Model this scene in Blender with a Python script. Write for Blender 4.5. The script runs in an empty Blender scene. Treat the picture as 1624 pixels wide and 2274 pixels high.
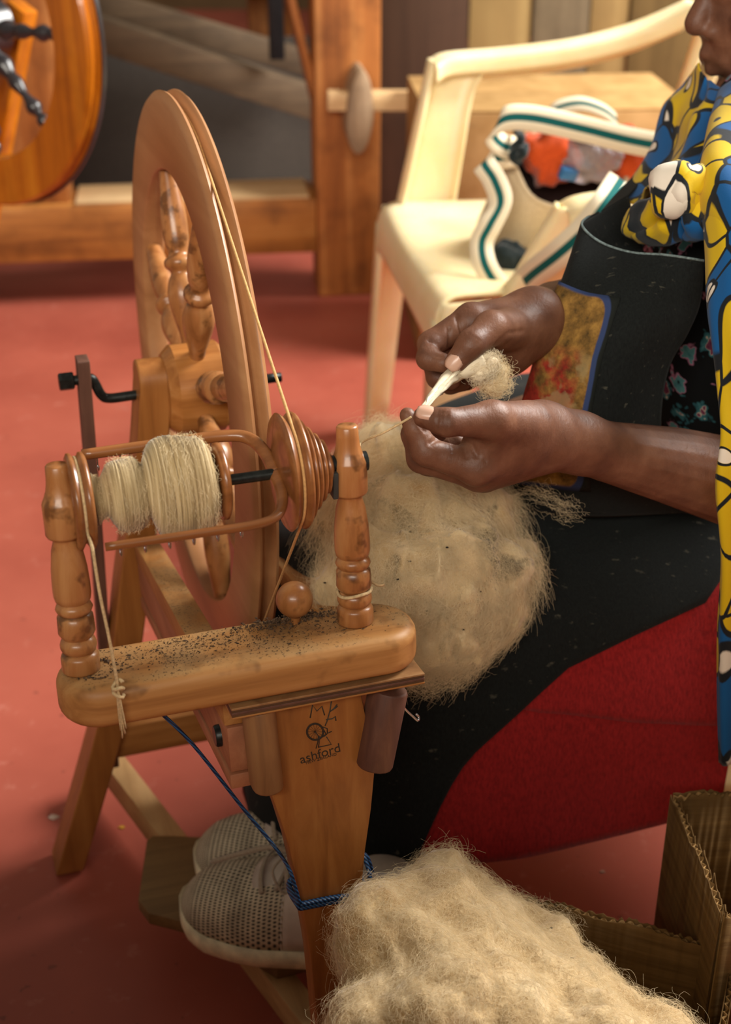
import bpy, bmesh, math, random
import numpy as np
from mathutils import Vector, Matrix

random.seed(7)
rng = np.random.default_rng(7)
scene = bpy.context.scene
COL = scene.collection
PI = math.pi
R = math.radians

# ---------------------------------------------------------------- camera
F_PX, CX, CY, CAM_H, PITCH = 3158.0, 812.0, 1137.0, 1.10, R(28.0)
cam_data = bpy.data.cameras.new('camera')
cam = bpy.data.objects.new('camera', cam_data)
COL.objects.link(cam)
cam.location = (0, 0, CAM_H)
cam.rotation_euler = (PI / 2 - PITCH, 0, 0)
cam_data.sensor_fit = 'VERTICAL'
cam_data.sensor_height = 36.0
cam_data.lens = 36.0 * F_PX / 2274.0
cam_data.clip_start = 0.02
cam_data.dof.use_dof = True
cam_data.dof.focus_distance = 1.06
cam_data.dof.aperture_fstop = 6.3
scene.camera = cam

# ---------------------------------------------------------------- world and light
world = bpy.data.worlds.new('world')
scene.world = world
world.use_nodes = True
wn = world.node_tree.nodes
wn['Background'].inputs[0].default_value = (1.0, 0.90, 0.74, 1)
wn['Background'].inputs[1].default_value = 0.20


def area(name, loc, target, sx, sy, power, color):
    l = bpy.data.lights.new(name, 'AREA')
    l.shape = 'RECTANGLE'
    l.size, l.size_y, l.energy, l.color = sx, sy, power, color
    o = bpy.data.objects.new(name, l)
    COL.objects.link(o)
    o.location = loc
    o.rotation_euler = (Vector(target) - Vector(loc)).to_track_quat('-Z', 'Y').to_euler()
    return o


# daylight: a big window high on the right, and an added front fill lamp behind the camera
area('window_daylight', (2.15, 2.45, 2.45), (-0.25, 1.5, 0.3), 1.5, 1.3, 235, (1.0, 0.97, 0.92))
area('front_fill', (-.5, -2.5, 2.35), (-.1, 1.3, .5), 2.6, 1.2, 190, (1.0, 0.92, 0.80))

vs = scene.view_settings
vs.view_transform = 'Standard'
vs.look = 'None'
vs.gamma = 1.0
vs.exposure = 0.25
vs.use_curve_mapping = False

# ---------------------------------------------------------------- pixel helpers
FW = np.array([0, math.cos(PITCH), -math.sin(PITCH)])
UPV = np.array([0, math.sin(PITCH), math.cos(PITCH)])
CAM = np.array([0, 0, CAM_H])


def ray(px, py):
    return FW + np.array([1.0, 0, 0]) * (px - CX) / F_PX + UPV * (CY - py) / F_PX


def py_(px, py, y):
    """point on the pixel's ray at distance y from the camera's vertical plane"""
    r = ray(px, py)
    return CAM + r * (y / r[1])


def pz_(px, py, z):
    """point on the pixel's ray at height z"""
    r = ray(px, py)
    return CAM + r * ((z - CAM_H) / r[2])


# ---------------------------------------------------------------- node helpers
def srgb(r, g, b):
    f = lambda c: (c / 255 / 12.92) if c / 255 <= 0.04045 else ((c / 255 + 0.055) / 1.055) ** 2.4
    return (f(r), f(g), f(b), 1)


MATS = {}


class NT:
    def __init__(self, name):
        self.m = bpy.data.materials.new(name)
        self.m.use_nodes = True
        self.t = self.m.node_tree
        self.b = self.t.nodes['Principled BSDF']
        self.out = self.t.nodes['Material Output']
        MATS[name] = self.m

    def n(self, typ, **kw):
        nd = self.t.nodes.new(typ)
        for k, v in kw.items():
            if k in nd.inputs.keys():
                nd.inputs[k].default_value = v
            else:
                setattr(nd, k, v)
        return nd

    def l(self, a, b):
        self.t.links.new(a, b)

    def coord(self, scale=(1, 1, 1), rot=(0, 0, 0), loc=(0, 0, 0), src='Object'):
        tc = self.n('ShaderNodeTexCoord')
        mp = self.n('ShaderNodeMapping')
        mp.inputs['Scale'].default_value = scale
        mp.inputs['Rotation'].default_value = rot
        mp.inputs['Location'].default_value = loc
        self.l(tc.outputs[src], mp.inputs['Vector'])
        return mp.outputs['Vector']

    def noise(self, vec, scale, detail=4, rough=.55, dist=0):
        nd = self.n('ShaderNodeTexNoise')
        nd.inputs['Scale'].default_value = scale
        nd.inputs['Detail'].default_value = detail
        nd.inputs['Roughness'].default_value = rough
        nd.inputs['Distortion'].default_value = dist
        self.l(vec, nd.inputs['Vector'])
        return nd.outputs['Fac']

    def ramp(self, fac, stops, interp='LINEAR'):
        nd = self.n('ShaderNodeValToRGB')
        cr = nd.color_ramp
        cr.interpolation = interp
        while len(cr.elements) < len(stops):
            cr.elements.new(0.5)
        for e, (p, c) in zip(cr.elements, stops):
            e.position = p
            e.color = c if len(c) == 4 else (*c, 1)
        self.l(fac, nd.inputs['Fac'])
        return nd.outputs['Color']

    def mix(self, fac, a, b, mode='MIX'):
        nd = self.n('ShaderNodeMix', data_type='RGBA', blend_type=mode)
        for k, v in ((0, fac), (6, a), (7, b)):
            if isinstance(v, (int, float)):
                nd.inputs[k].default_value = v
            elif isinstance(v, tuple):
                nd.inputs[k].default_value = v
            else:
                self.l(v, nd.inputs[k])
        return nd.outputs[2]

    def math(self, op, a, b=None, clamp=False):
        nd = self.n('ShaderNodeMath', operation=op, use_clamp=clamp)
        for k, v in ((0, a), (1, b)):
            if v is None:
                continue
            if isinstance(v, (int, float)):
                nd.inputs[k].default_value = v
            else:
                self.l(v, nd.inputs[k])
        return nd.outputs[0]

    def base(self, c):
        if isinstance(c, tuple):
            self.b.inputs['Base Color'].default_value = c
        else:
            self.l(c, self.b.inputs['Base Color'])

    def bump(self, h, strength=.3, dist=.002):
        nd = self.n('ShaderNodeBump')
        nd.inputs['Strength'].default_value = strength
        nd.inputs['Distance'].default_value = dist
        self.l(h, nd.inputs['Height'])
        self.l(nd.outputs['Normal'], self.b.inputs['Normal'])

    def set(self, rough=.5, spec=.5, metal=0, sheen=0, coat=0):
        self.b.inputs['Roughness'].default_value = rough
        self.b.inputs['Specular IOR Level'].default_value = spec
        self.b.inputs['Metallic'].default_value = metal
        self.b.inputs['Sheen Weight'].default_value = sheen
        self.b.inputs['Coat Weight'].default_value = coat
        return self.m


def wood(name, c_dark, c_mid, c_light, axis=2, rough=.42, stain=.35, scale=1.0, dirt=0.0, coat=0.0, spec=.4, bs=14):
    """stained timber: long streaks along one axis, a few darker worn patches"""
    t = NT(name)
    s = [55 * scale] * 3
    s[axis] = 3.0 * scale
    v = t.coord(scale=tuple(s))
    g = t.noise(v, 1.0, 6, .62, .6)
    c = t.ramp(g, [(.25, c_dark), (.5, c_mid), (.75, c_light)])
    v2 = t.coord(scale=(bs, bs, bs), loc=(3.1, 1.7, .4))
    blot = t.noise(v2, 1.0, 3, .6)
    blot = t.ramp(blot, [(.48, (0, 0, 0)), (.72, (1, 1, 1))] if bs < 20 else [(.54, (0, 0, 0)), (.64, (1, 1, 1))])
    c = t.mix(t.math('MULTIPLY', blot, stain), c, tuple(x * .42 for x in c_dark[:3]) + (1,))
    if dirt:
        v3 = t.coord(scale=(420, 420, 420))
        sp = t.noise(v3, 1.0, 2, .6)
        sp = t.ramp(sp, [(.58, (0, 0, 0)), (.64, (1, 1, 1))])
        v4 = t.coord(scale=(22, 22, 22), loc=(.3, 9, 2))
        big = t.ramp(t.noise(v4, 1.0, 3), [(.40, (0, 0, 0)), (.58, (1, 1, 1))])
        ge = t.n('ShaderNodeNewGeometry')
        sz = t.n('ShaderNodeSeparateXYZ')
        t.l(ge.outputs['Normal'], sz.inputs[0])
        upm = t.ramp(sz.outputs[2], [(.80, (0, 0, 0)), (.95, (1, 1, 1))])      # dust settles on upward faces only
        big = t.math('MULTIPLY', big, upm)
        c = t.mix(t.math('MULTIPLY', big, .6 * dirt), c, srgb(164, 134, 92))
        c = t.mix(t.math('MULTIPLY', t.math('MULTIPLY', sp, big), dirt), c, srgb(62, 44, 30))
    t.base(c)
    t.bump(g, .12, .0012)
    return t.set(rough, spec, coat=coat)


def plain(name, col, rough=.5, spec=.5, metal=0, var=.12, scale=40, bump=0, sheen=0):
    t = NT(name)
    v = t.coord(scale=(scale,) * 3)
    f = t.noise(v, 1.0, 4)
    d = tuple(x * (1 - var * 2) for x in col[:3]) + (1,)
    l = tuple(min(1, x * (1 + var)) for x in col[:3]) + (1,)
    t.base(t.ramp(f, [(.3, d), (.7, l)]))
    if bump:
        t.bump(f, bump, .001)
    return t.set(rough, spec, metal, sheen)


def cloth_mat(name, col, col2=None, scale=900, rough=.9, lint=0, sheen=.25, bump=.35):
    t = NT(name)
    v = t.coord(scale=(scale, scale, scale * .35))
    w = t.noise(v, 1.0, 2, .7)
    v2 = t.coord(scale=(9, 9, 9))
    big = t.noise(v2, 1.0, 4)
    c2 = col2 or tuple(x * .6 for x in col[:3]) + (1,)
    c = t.mix(t.ramp(w, [(.3, (0, 0, 0)), (.7, (1, 1, 1))]), c2, col)
    c = t.mix(t.math('MULTIPLY', big, .35), c, c2)
    if lint:
        v3 = t.coord(scale=(70, 200, 130))
        li = t.ramp(t.noise(v3, 1.0, 3), [(.66, (0, 0, 0)), (.74, (1, 1, 1))])
        c = t.mix(t.math('MULTIPLY', li, lint), c, srgb(120, 116, 100))
    t.base(c)
    t.bump(w, bump, .0006)
    return t.set(rough, .2, sheen=sheen)


# ---------------------------------------------------------------- mesh helpers
def link(o, parent=None):
    COL.objects.link(o)
    if parent is not None:
        o.parent = parent
    return o


def from_data(name, verts, faces, mat, parent=None, smooth=True, kind=None):
    me = bpy.data.meshes.new(name)
    me.from_pydata([tuple(map(float, v)) for v in verts], [], faces)
    me.validate()
    bm = bmesh.new()
    bm.from_mesh(me)
    bmesh.ops.recalc_face_normals(bm, faces=bm.faces)
    bm.to_mesh(me)
    bm.free()
    if smooth:
        me.polygons.foreach_set('use_smooth', [True] * len(me.polygons))
    if isinstance(mat, str):
        mat = MATS[mat]
    me.materials.append(mat)
    o = bpy.data.objects.new(name, me)
    if kind:
        o['kind'] = kind
    return link(o, parent)


def from_bm(name, bm, mat, parent=None, smooth=False, angle=None, kind=None):
    me = bpy.data.meshes.new(name)
    bmesh.ops.recalc_face_normals(bm, faces=bm.faces)
    bm.to_mesh(me)
    bm.free()
    if smooth:
        me.polygons.foreach_set('use_smooth', [True] * len(me.polygons))
        if angle:
            me.set_sharp_from_angle(angle=R(angle))
    me.materials.append(MATS[mat] if isinstance(mat, str) else mat)
    o = bpy.data.objects.new(name, me)
    if kind:
        o['kind'] = kind
    return link(o, parent)


def bm_box(bm, size, mtx=Matrix(), bevel=.002, seg=2):
    r = bmesh.ops.create_cube(bm, size=1.0)
    vs_ = r['verts']
    bmesh.ops.scale(bm, vec=size, verts=vs_)
    if bevel:
        ed = list({e for v in vs_ for e in v.link_edges})
        g = bmesh.ops.bevel(bm, geom=ed, offset=bevel, segments=seg, profile=.5, affect='EDGES')
        vs_ = list({v for f in g['faces'] for v in f.verts} | {v for v in vs_ if v.is_valid})
    bmesh.ops.transform(bm, matrix=mtx, verts=[v for v in vs_ if v.is_valid])
    return bm


def box(name, size, loc, mat, parent=None, rot=(0, 0, 0), bevel=.002, seg=2):
    bm = bmesh.new()
    m = Matrix.Translation(loc) @ Matrix.Rotation(rot[2], 4, 'Z') @ Matrix.Rotation(rot[1], 4, 'Y') @ Matrix.Rotation(rot[0], 4, 'X')
    bm_box(bm, size, m, bevel, seg)
    return from_bm(name, bm, mat, parent, smooth=True, angle=35)


def lathe_data(prof, mtx=Matrix(), seg=36):
    """prof: list of (radius, height along local Z)"""
    V, Fc = [], []
    for r, h in prof:
        for k in range(seg):
            a = 2 * PI * k / seg
            V.append(mtx @ Vector((r * math.cos(a), r * math.sin(a), h)))
    for i in range(len(prof) - 1):
        for k in range(seg):
            k2 = (k + 1) % seg
            Fc.append((i * seg + k, i * seg + k2, (i + 1) * seg + k2, (i + 1) * seg + k))
    if prof[0][0] > 1e-6:
        Fc.append(tuple(range(seg)))
    if prof[-1][0] > 1e-6:
        Fc.append(tuple((len(prof) - 1) * seg + k for k in range(seg)))
    return V, Fc


def smooth_prof(pts, n=6):
    """Catmull-Rom through 2-D points"""
    P = np.array([pts[0]] + list(pts) + [pts[-1]], float)
    out = []
    for i in range(1, len(P) - 2):
        for k in range(n):
            t = k / n
            a, b, c, d = P[i - 1], P[i], P[i + 1], P[i + 2]
            out.append(.5 * ((2 * b) + (-a + c) * t + (2 * a - 5 * b + 4 * c - d) * t * t + (-a + 3 * b - 3 * c + d) * t ** 3))
    out.append(P[-2])
    return np.array(out)


def lathe(name, prof, mat, parent=None, mtx=Matrix(), seg=36, angle=40):
    V, Fc = lathe_data(prof, mtx, seg)
    o = from_data(name, V, Fc, mat, parent)
    o.data.set_sharp_from_angle(angle=R(angle))
    return o


def closed_lathe(name, prof, mat, parent=None, mtx=Matrix(), seg=96, angle=40):
    """ring: the profile is a closed loop, no caps"""
    V, Fc = [], []
    n = len(prof)
    for r, h in prof:
        for k in range(seg):
            a = 2 * PI * k / seg
            V.append(mtx @ Vector((r * math.cos(a), r * math.sin(a), h)))
    for i in range(n):
        j = (i + 1) % n
        for k in range(seg):
            k2 = (k + 1) % seg
            Fc.append((i * seg + k, i * seg + k2, j * seg + k2, j * seg + k))
    o = from_data(name, V, Fc, mat, parent)
    o.data.set_sharp_from_angle(angle=R(angle))
    return o


def spline(pts, n=8):
    return smooth_prof(pts, n)


def tube_data(pts, rad, seg=8, flat=1.0, closed=False):
    P = [Vector(map(float, p)) for p in pts]
    n = len(P)
    rad = [rad] * n if isinstance(rad, (int, float)) else list(rad)
    V, Fc = [], []
    tan = []
    for i in range(n):
        a = P[max(i - 1, 0)] if not closed else P[i - 1]
        b = P[min(i + 1, n - 1)] if not closed else P[(i + 1) % n]
        tt = (b - a)
        tan.append(tt.normalized() if tt.length > 1e-9 else Vector((0, 0, 1)))
    u = tan[0].orthogonal().normalized()
    for i in range(n):
        t = tan[i]
        u = (u - t * u.dot(t))
        u = u.normalized() if u.length > 1e-9 else t.orthogonal().normalized()
        w = t.cross(u)
        for k in range(seg):
            a = 2 * PI * k / seg
            V.append(P[i] + (u * math.cos(a) + w * math.sin(a) * flat) * rad[i])
    m = n if closed else n - 1
    for i in range(m):
        j = (i + 1) % n
        for k in range(seg):
            k2 = (k + 1) % seg
            Fc.append((i * seg + k, i * seg + k2, j * seg + k2, j * seg + k))
    if not closed:
        Fc.append(tuple(range(seg)))
        Fc.append(tuple((n - 1) * seg + k for k in range(seg)))
    return V, Fc


def tube(name, pts, rad, mat, parent=None, seg=8, flat=1.0, closed=False, kind=None):
    V, Fc = tube_data(pts, rad, seg, flat, closed)
    return from_data(name, V, Fc, mat, parent, kind=kind)


def merge(parts):
    V, Fc = [], []
    for v, f in parts:
        o = len(V)
        V += list(v)
        Fc += [tuple(i + o for i in q) for q in f]
    return V, Fc


def prism(name, poly, thick, mtx, mat, parent=None, bevel=.002, seg=2, angle=30):
    """2-D outline in local XY, extruded symmetrically along local Z"""
    bm = bmesh.new()
    vs_ = [bm.verts.new((x, y, -thick / 2)) for x, y in poly]
    f = bm.faces.new(vs_)
    r = bmesh.ops.extrude_face_region(bm, geom=[f])
    top = [v for v in r['geom'] if isinstance(v, bmesh.types.BMVert)]
    bmesh.ops.translate(bm, vec=(0, 0, thick), verts=top)
    bmesh.ops.recalc_face_normals(bm, faces=bm.faces)
    if bevel:
        tops = set(top)
        ed = [e for e in bm.edges if (e.verts[0] in tops) == (e.verts[1] in tops)]
        bmesh.ops.bevel(bm, geom=ed, offset=bevel, segments=seg, profile=.5, affect='EDGES')
    bmesh.ops.transform(bm, matrix=mtx, verts=bm.verts)
    return from_bm(name, bm, mat, parent, smooth=True, angle=angle)


def cr_grid(ctrl, nu, nv):
    """bicubic Catmull-Rom through a control grid (rows x cols x 3)"""
    C = np.array(ctrl, float)
    rows = np.array([smooth_prof(r, nu) for r in C])
    cols = np.array([smooth_prof(rows[:, j], nv) for j in range(rows.shape[1])])
    return cols.transpose(1, 0, 2)


def grid_faces(r, c, off=0):
    return [(off + i * c + j, off + i * c + j + 1, off + (i + 1) * c + j + 1, off + (i + 1) * c + j) for i in range(r - 1) for j in range(c - 1)]


def grid_normals(G):
    du = np.gradient(G, axis=1)
    dv = np.gradient(G, axis=0)
    n = np.cross(du, dv)
    n /= np.maximum(np.linalg.norm(n, axis=2, keepdims=True), 1e-9)
    return n


def sheet(name, G, mat, parent=None, thick=.0016, kind=None, uv=False):
    """closed thin cloth from a point grid"""
    G = np.array(G, float)
    n = grid_normals(G)
    r, c = G.shape[:2]
    A = (G + n * thick / 2).reshape(-1, 3)
    B = (G - n * thick / 2).reshape(-1, 3)
    V = list(A) + list(B)
    N = r * c
    Fc = grid_faces(r, c) + [tuple(reversed(f)) for f in grid_faces(r, c, N)]
    loop = [j for j in range(c)] + [i * c + c - 1 for i in range(1, r)] + [(r - 1) * c + j for j in range(c - 2, -1, -1)] + [i * c for i in range(r - 2, 0, -1)]
    for k in range(len(loop)):
        a, b = loop[k], loop[(k + 1) % len(loop)]
        Fc.append((b, a, a + N, b + N))
    o = from_data(name, V, Fc, mat, parent, kind=kind)
    if uv:
        me = o.data
        lay = me.uv_layers.new(name='UVMap')
        u = np.tile(np.linspace(0, 1, c), r)
        v = np.repeat(np.linspace(0, 1, r), c)
        U = np.stack([np.tile(u, 2), np.tile(v, 2)], 1)
        li = np.empty(len(me.loops), dtype=np.int32)
        me.loops.foreach_get('vertex_index', li)
        lay.data.foreach_set('uv', U[li].astype(np.float32).ravel())
    return o


def ribbon(name, pts, width_dirs, width, mat, parent=None, thick=.002, n=8, uv=True):
    P = smooth_prof(pts, n)
    W = smooth_prof(width_dirs, n)
    W = W / np.linalg.norm(W, axis=1, keepdims=True)
    G = np.stack([P - W * width / 2, P - W * width / 6, P + W * width / 6, P + W * width / 2], 1)
    return sheet(name, G, mat, parent, thick, uv=uv)


def fibres(name, pos, rad, mat, parent=None, kind='stuff'):
    """hair strands: pos (n, k, 3)"""
    n, k = pos.shape[:2]
    c = bpy.data.hair_curves.new(name)
    c.add_curves([k] * n)
    c.attributes['position'].data.foreach_set('vector', pos.astype(np.float32).ravel())
    a = c.attributes.new('radius', 'FLOAT', 'POINT')
    rr = np.broadcast_to(np.asarray(rad, float), (n, k)) if np.ndim(rad) else np.full((n, k), rad)
    a.data.foreach_set('value', rr.astype(np.float32).ravel())
    c.materials.append(MATS[mat])
    o = bpy.data.objects.new(name, c)
    o['kind'] = kind
    return link(o, parent)


def empty(name, loc, label, cat, rz=0, group=None):
    o = bpy.data.objects.new(name, None)
    o.empty_display_size = .05
    COL.objects.link(o)
    o.location = tuple(map(float, loc))
    o.rotation_euler = (0, 0, rz)
    return tag(o, label, cat, group)


def tag(o, label, cat, group=None):
    o['label'] = label
    o['category'] = cat
    if group:
        o['group'] = group
    return o


def struct(o):
    o['kind'] = 'structure'
    return o


def vnoise(P, scale, seed=0, octaves=3):
    """cheap smooth value noise on points (n,3) -> (n,)"""
    g = np.random.default_rng(seed)
    out = np.zeros(len(P))
    amp = 1.0
    for _ in range(octaves):
        D = g.normal(size=(5, 3)) * scale
        ph = g.uniform(0, 6.28, 5)
        out += amp * np.sin(P @ D.T + ph).mean(1)
        scale *= 2.1
        amp *= .5
    return out


def sdf_capsules(X, caps, k):
    """smooth union of tapered capsules sampled at X (n,3)"""
    d = None
    for (p, q, r0, r1) in caps:
        p, q = np.asarray(p, np.float32), np.asarray(q, np.float32)
        ax = q - p
        tt = np.clip(((X - p) @ ax) / max(float(ax @ ax), 1e-9), 0, 1)
        dd = np.linalg.norm(X - p - tt[:, None] * ax, axis=1) - (r0 + (r1 - r0) * tt)
        d = dd if d is None else smin(d, dd, k)
    return d


def smin(a, b, k):
    h = np.maximum(k - np.abs(a - b), 0) / k
    return np.minimum(a, b) - h * h * k * .25


def surface_nets(field, lo, hi, res):
    n = np.ceil((np.asarray(hi) - lo) / res).astype(int) + 1
    ax = [lo[i] + res * np.arange(n[i]) for i in range(3)]
    X = np.stack(np.meshgrid(*ax, indexing='ij'), -1).reshape(-1, 3).astype(np.float32)
    D = field(X).reshape(n)
    cs = np.zeros((*(n - 1), 3))
    cn = np.zeros(n - 1)
    sl = lambda o: tuple(slice(o[i], n[i] - 1 + o[i]) for i in range(3))
    base = np.stack(np.meshgrid(*[np.arange(m - 1) for m in n], indexing='ij'), -1)
    corners = [(i, j, k) for i in (0, 1) for j in (0, 1) for k in (0, 1)]
    for a in corners:
        for axis in range(3):
            if a[axis]:
                continue
            b = tuple(1 if i == axis else a[i] for i in range(3))
            da, db = D[sl(a)], D[sl(b)]
            m = (da < 0) != (db < 0)
            tt = np.where(m, da / np.where(m, da - db, 1), 0)
            off = np.array(a, float)
            pt = base + off
            pt[..., axis] += tt
            cs += pt * m[..., None]
            cn += m
    act = cn > 0
    idx = -np.ones(act.shape, int)
    idx[act] = np.arange(act.sum())
    V = lo + res * (cs[act] / cn[act][:, None])
    F = []
    ins = D < 0
    for axis in range(3):
        o = [i for i in range(3) if i != axis]
        a = [slice(1, n[i] - 1) for i in range(3)]
        a[axis] = slice(0, n[axis] - 1)
        b = list(a)
        b[axis] = slice(1, n[axis])
        m = ins[tuple(a)] != ins[tuple(b)]
        ijk = np.argwhere(m)
        ijk[:, o[0]] += 1
        ijk[:, o[1]] += 1
        def cell(d0, d1):
            q = ijk.copy()
            q[:, o[0]] += d0
            q[:, o[1]] += d1
            return idx[q[:, 0], q[:, 1], q[:, 2]]
        F.append(np.stack([cell(-1, -1), cell(0, -1), cell(0, 0), cell(-1, 0)], 1))
    F = np.concatenate(F)
    F = F[(F >= 0).all(1)]
    return [tuple(v) for v in V], [tuple(int(i) for i in f) for f in F]
# ================================================================ the room
t = NT('floor_paint')
v = t.coord(scale=(1.6, 1.6, 1.6))
n1 = t.noise(v, 1.0, 5, .6)
c = t.ramp(n1, [(.3, srgb(150, 72, 58)), (.55, srgb(174, 90, 72)), (.75, srgb(190, 110, 90))])
v2 = t.coord(scale=(26, 26, 26), loc=(4, 2, 0))
n2 = t.ramp(t.noise(v2, 1.0, 5, .7), [(.60, (0, 0, 0)), (.74, (1, 1, 1))])
c = t.mix(t.math('MULTIPLY', n2, .38), c, srgb(205, 140, 122))
v3 = t.coord(scale=(7, 7, 7), loc=(1, 7, 0))
n3 = t.ramp(t.noise(v3, 1.0, 6, .75), [(.66, (0, 0, 0)), (.70, (1, 1, 1))])
c = t.mix(t.math('MULTIPLY', n3, .30), c, srgb(196, 160, 148))
v4 = t.coord(scale=(60, 60, 60), loc=(8, 3, 0))
n4 = t.ramp(t.noise(v4, 1.0, 2, .5), [(.70, (0, 0, 0)), (.73, (1, 1, 1))])
c = t.mix(t.math('MULTIPLY', n4, .5), c, srgb(90, 50, 42))
t.base(c)
t.bump(n2, .06, .001)
t.l(t.ramp(n1, [(.3, (.34,) * 3), (.7, (.52,) * 3)]), t.b.inputs['Roughness'])
t.b.inputs['Specular IOR Level'].default_value = .35

bm = bmesh.new()
bmesh.ops.create_grid(bm, x_segments=2, y_segments=2, size=1)
bmesh.ops.scale(bm, vec=(4.5, 4.6, 1), verts=bm.verts)
bmesh.ops.translate(bm, vec=(0, 3.2, 0), verts=bm.verts)
r_ = bmesh.ops.extrude_face_region(bm, geom=list(bm.faces))
bmesh.ops.translate(bm, vec=(0, 0, -.1), verts=[g for g in r_['geom'] if isinstance(g, bmesh.types.BMVert)])
struct(from_bm('floor', bm, 'floor_paint'))

plain('wall_plaster', srgb(96, 74, 50), rough=.9, spec=.1, var=.15, scale=3, bump=.1)
struct(box('wall_back', (9, .15, 2.8), (0, 7.4, 1.40), 'wall_plaster', bevel=0))

# unseen wall added behind the camera: sill shades the near floor, opening passes fill
wf = box('blocker_wall', (6.0, .16, 1.28), (-.3, -.55, .64), 'wall_plaster', bevel=0)
struct(wf)
for x in (-2.55, 1.95):
    struct(box('blocker_wall', (1.5, .16, 1.49), (x, -.55, 2.025), 'wall_plaster', bevel=0))
struct(box('blocker_wall', (6.0, .16, .3), (-.3, -.55, 2.92), 'wall_plaster', bevel=0))
struct(box('blocker_sill_1', (3.0, .22, .04), (-.3, -.53, 1.30), 'wall_plaster', bevel=.004))  # ledge on the added light blocker

# ---------------------------------------------------------------- heavy timber loom behind the wheel
wood('loom_wood_x', srgb(112, 62, 22), srgb(168, 106, 46), srgb(196, 140, 76), axis=0, rough=.55, stain=.45, scale=.45)
wood('loom_wood_z', srgb(112, 60, 24), srgb(164, 100, 46), srgb(190, 132, 74), axis=2, rough=.55, stain=.45, scale=.45)
wood('loom_raw', srgb(176, 138, 92), srgb(206, 170, 122), srgb(224, 192, 146), axis=0, rough=.7, stain=.15, scale=.6)
wood('loom_grey', srgb(66, 52, 38), srgb(92, 74, 54), srgb(114, 94, 70), axis=0, rough=.75, stain=.3, scale=.5)
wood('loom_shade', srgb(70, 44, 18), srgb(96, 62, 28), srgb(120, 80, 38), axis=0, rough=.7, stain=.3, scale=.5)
wood('loom_grey_end', srgb(112, 90, 68), srgb(142, 116, 88), srgb(166, 140, 110), axis=2, rough=.7, stain=.3, scale=.6)
plain('black_iron', srgb(34, 34, 36), rough=.5, spec=.5, metal=.6)

loom = empty('floor_loom', (-.046, 3.20, 0), 'heavy weathered timber floor loom with pegged corner post', 'loom', rz=R(7))
box('post', (.142, .14, 1.7), (0, 0, .85), 'loom_wood_z', loom, bevel=.006)
box('post', (.17, .12, 1.5), (-.70, .03, .225 + .75), 'loom_wood_z', loom, bevel=.006)
box('beam', (1.33, .16, .125), (-.736, .02, .165), 'loom_wood_x', loom, bevel=.006)
box('beam_cap', (.515, .15, .006), (-.345, .02, .2305), 'loom_raw', loom, bevel=.001)
lw = empty_w = None
# tenon with its wedge on the post
bm = bmesh.new()
prof = [(0.027 * math.cos(a) * (1 if math.sin(a) > 0 else 1.1) + .004 * math.sin(a), .088 * math.sin(a)) for a in np.linspace(0, 2 * PI, 24, endpoint=False)]
ten = prism('tenon', prof, .12, Matrix.Translation((.015, -.105, .435)) @ Matrix.Rotation(PI / 2, 4, 'X'), 'loom_grey_end', loom, bevel=.006)
ten['label'] = 'rounded grey tenon end'
box('wedge', (.19, .035, .040), (.045, -.120, .452), 'loom_raw', loom, rot=(0, R(1), R(-3)), bevel=.004)
box('lever', (.62, .07, .075), (-.30, .36, .44), 'loom_grey', loom, rot=(0, R(19), 0), bevel=.004)
box('lever', (.62, .05, .06), (-.30, .48, .50), 'loom_grey', loom, rot=(0, R(17), 0), bevel=.004)
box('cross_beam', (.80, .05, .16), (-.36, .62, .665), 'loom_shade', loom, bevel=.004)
box('iron_bar', (.036, .03, .95), (-.128, .30, .94), 'black_iron', loom, bevel=.003)
box('brace', (.016, .20, .62), (-.115, .10, .66), 'loom_wood_z', loom, rot=(0, R(-13), 0), bevel=.003)
cloth_mat('far_shade', srgb(74, 66, 58), srgb(54, 48, 42), scale=300)
box('shade_panel', (.66, .012, .40), (-.34, .62, .26), 'far_shade', loom, rot=(R(-12), 0, 0), bevel=.003)  # added dark panel standing in for shade on the far floor
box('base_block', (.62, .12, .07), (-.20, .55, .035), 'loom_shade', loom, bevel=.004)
box('back_beam', (1.5, .06, .12), (-.75, 1.05, .13), 'loom_grey', loom, bevel=.004)
box('back_post', (.12, .12, 1.7), (-.10, 1.05, .85), 'loom_wood_z', loom, bevel=.006)

# ---------------------------------------------------------------- second spinning wheel, amber rim
wood('amber_wood', srgb(128, 62, 6), srgb(176, 98, 14), srgb(200, 126, 28), axis=2, rough=.3, stain=.25, scale=.5, coat=.2)
plain('dark_turned', srgb(42, 38, 40), rough=.28, spec=.6)
W2 = py_(-52, 62, 2.30)
sw2 = empty('spinning_wheel', (W2[0], W2[1], 0), 'amber-rimmed spinning wheel with dark turned spokes beside the loom', 'spinning wheel', rz=R(-38))
AX2 = Matrix.Translation((0, 0, W2[2])) @ Matrix.Rotation(PI / 2, 4, 'X')
closed_lathe('rim', [(.196, -.013), (.199, -.018), (.268, -.018), (.273, -.012), (.268, -.003), (.266, 0), (.268, .003), (.273, .012), (.268, .018), (.199, .018), (.196, .013)], 'amber_wood', sw2, AX2)
closed_lathe('rim_edge', [(.272, -.014), (.2755, -.014), (.2755, -.008), (.272, -.008)], 'dark_turned', sw2, AX2)
lathe('hub', [(.0, -.05), (.03, -.05), (.042, -.04), (.042, .04), (.03, .05), (0, .05)], 'dark_turned', sw2, AX2)
spk = smooth_prof([(.010, .04), (.010, .055), (.016, .075), (.009, .095), (.012, .11), (.006, .135), (.013, .158), (.006, .172), (.011, .183), (.005, .1975)], 3)
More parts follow.
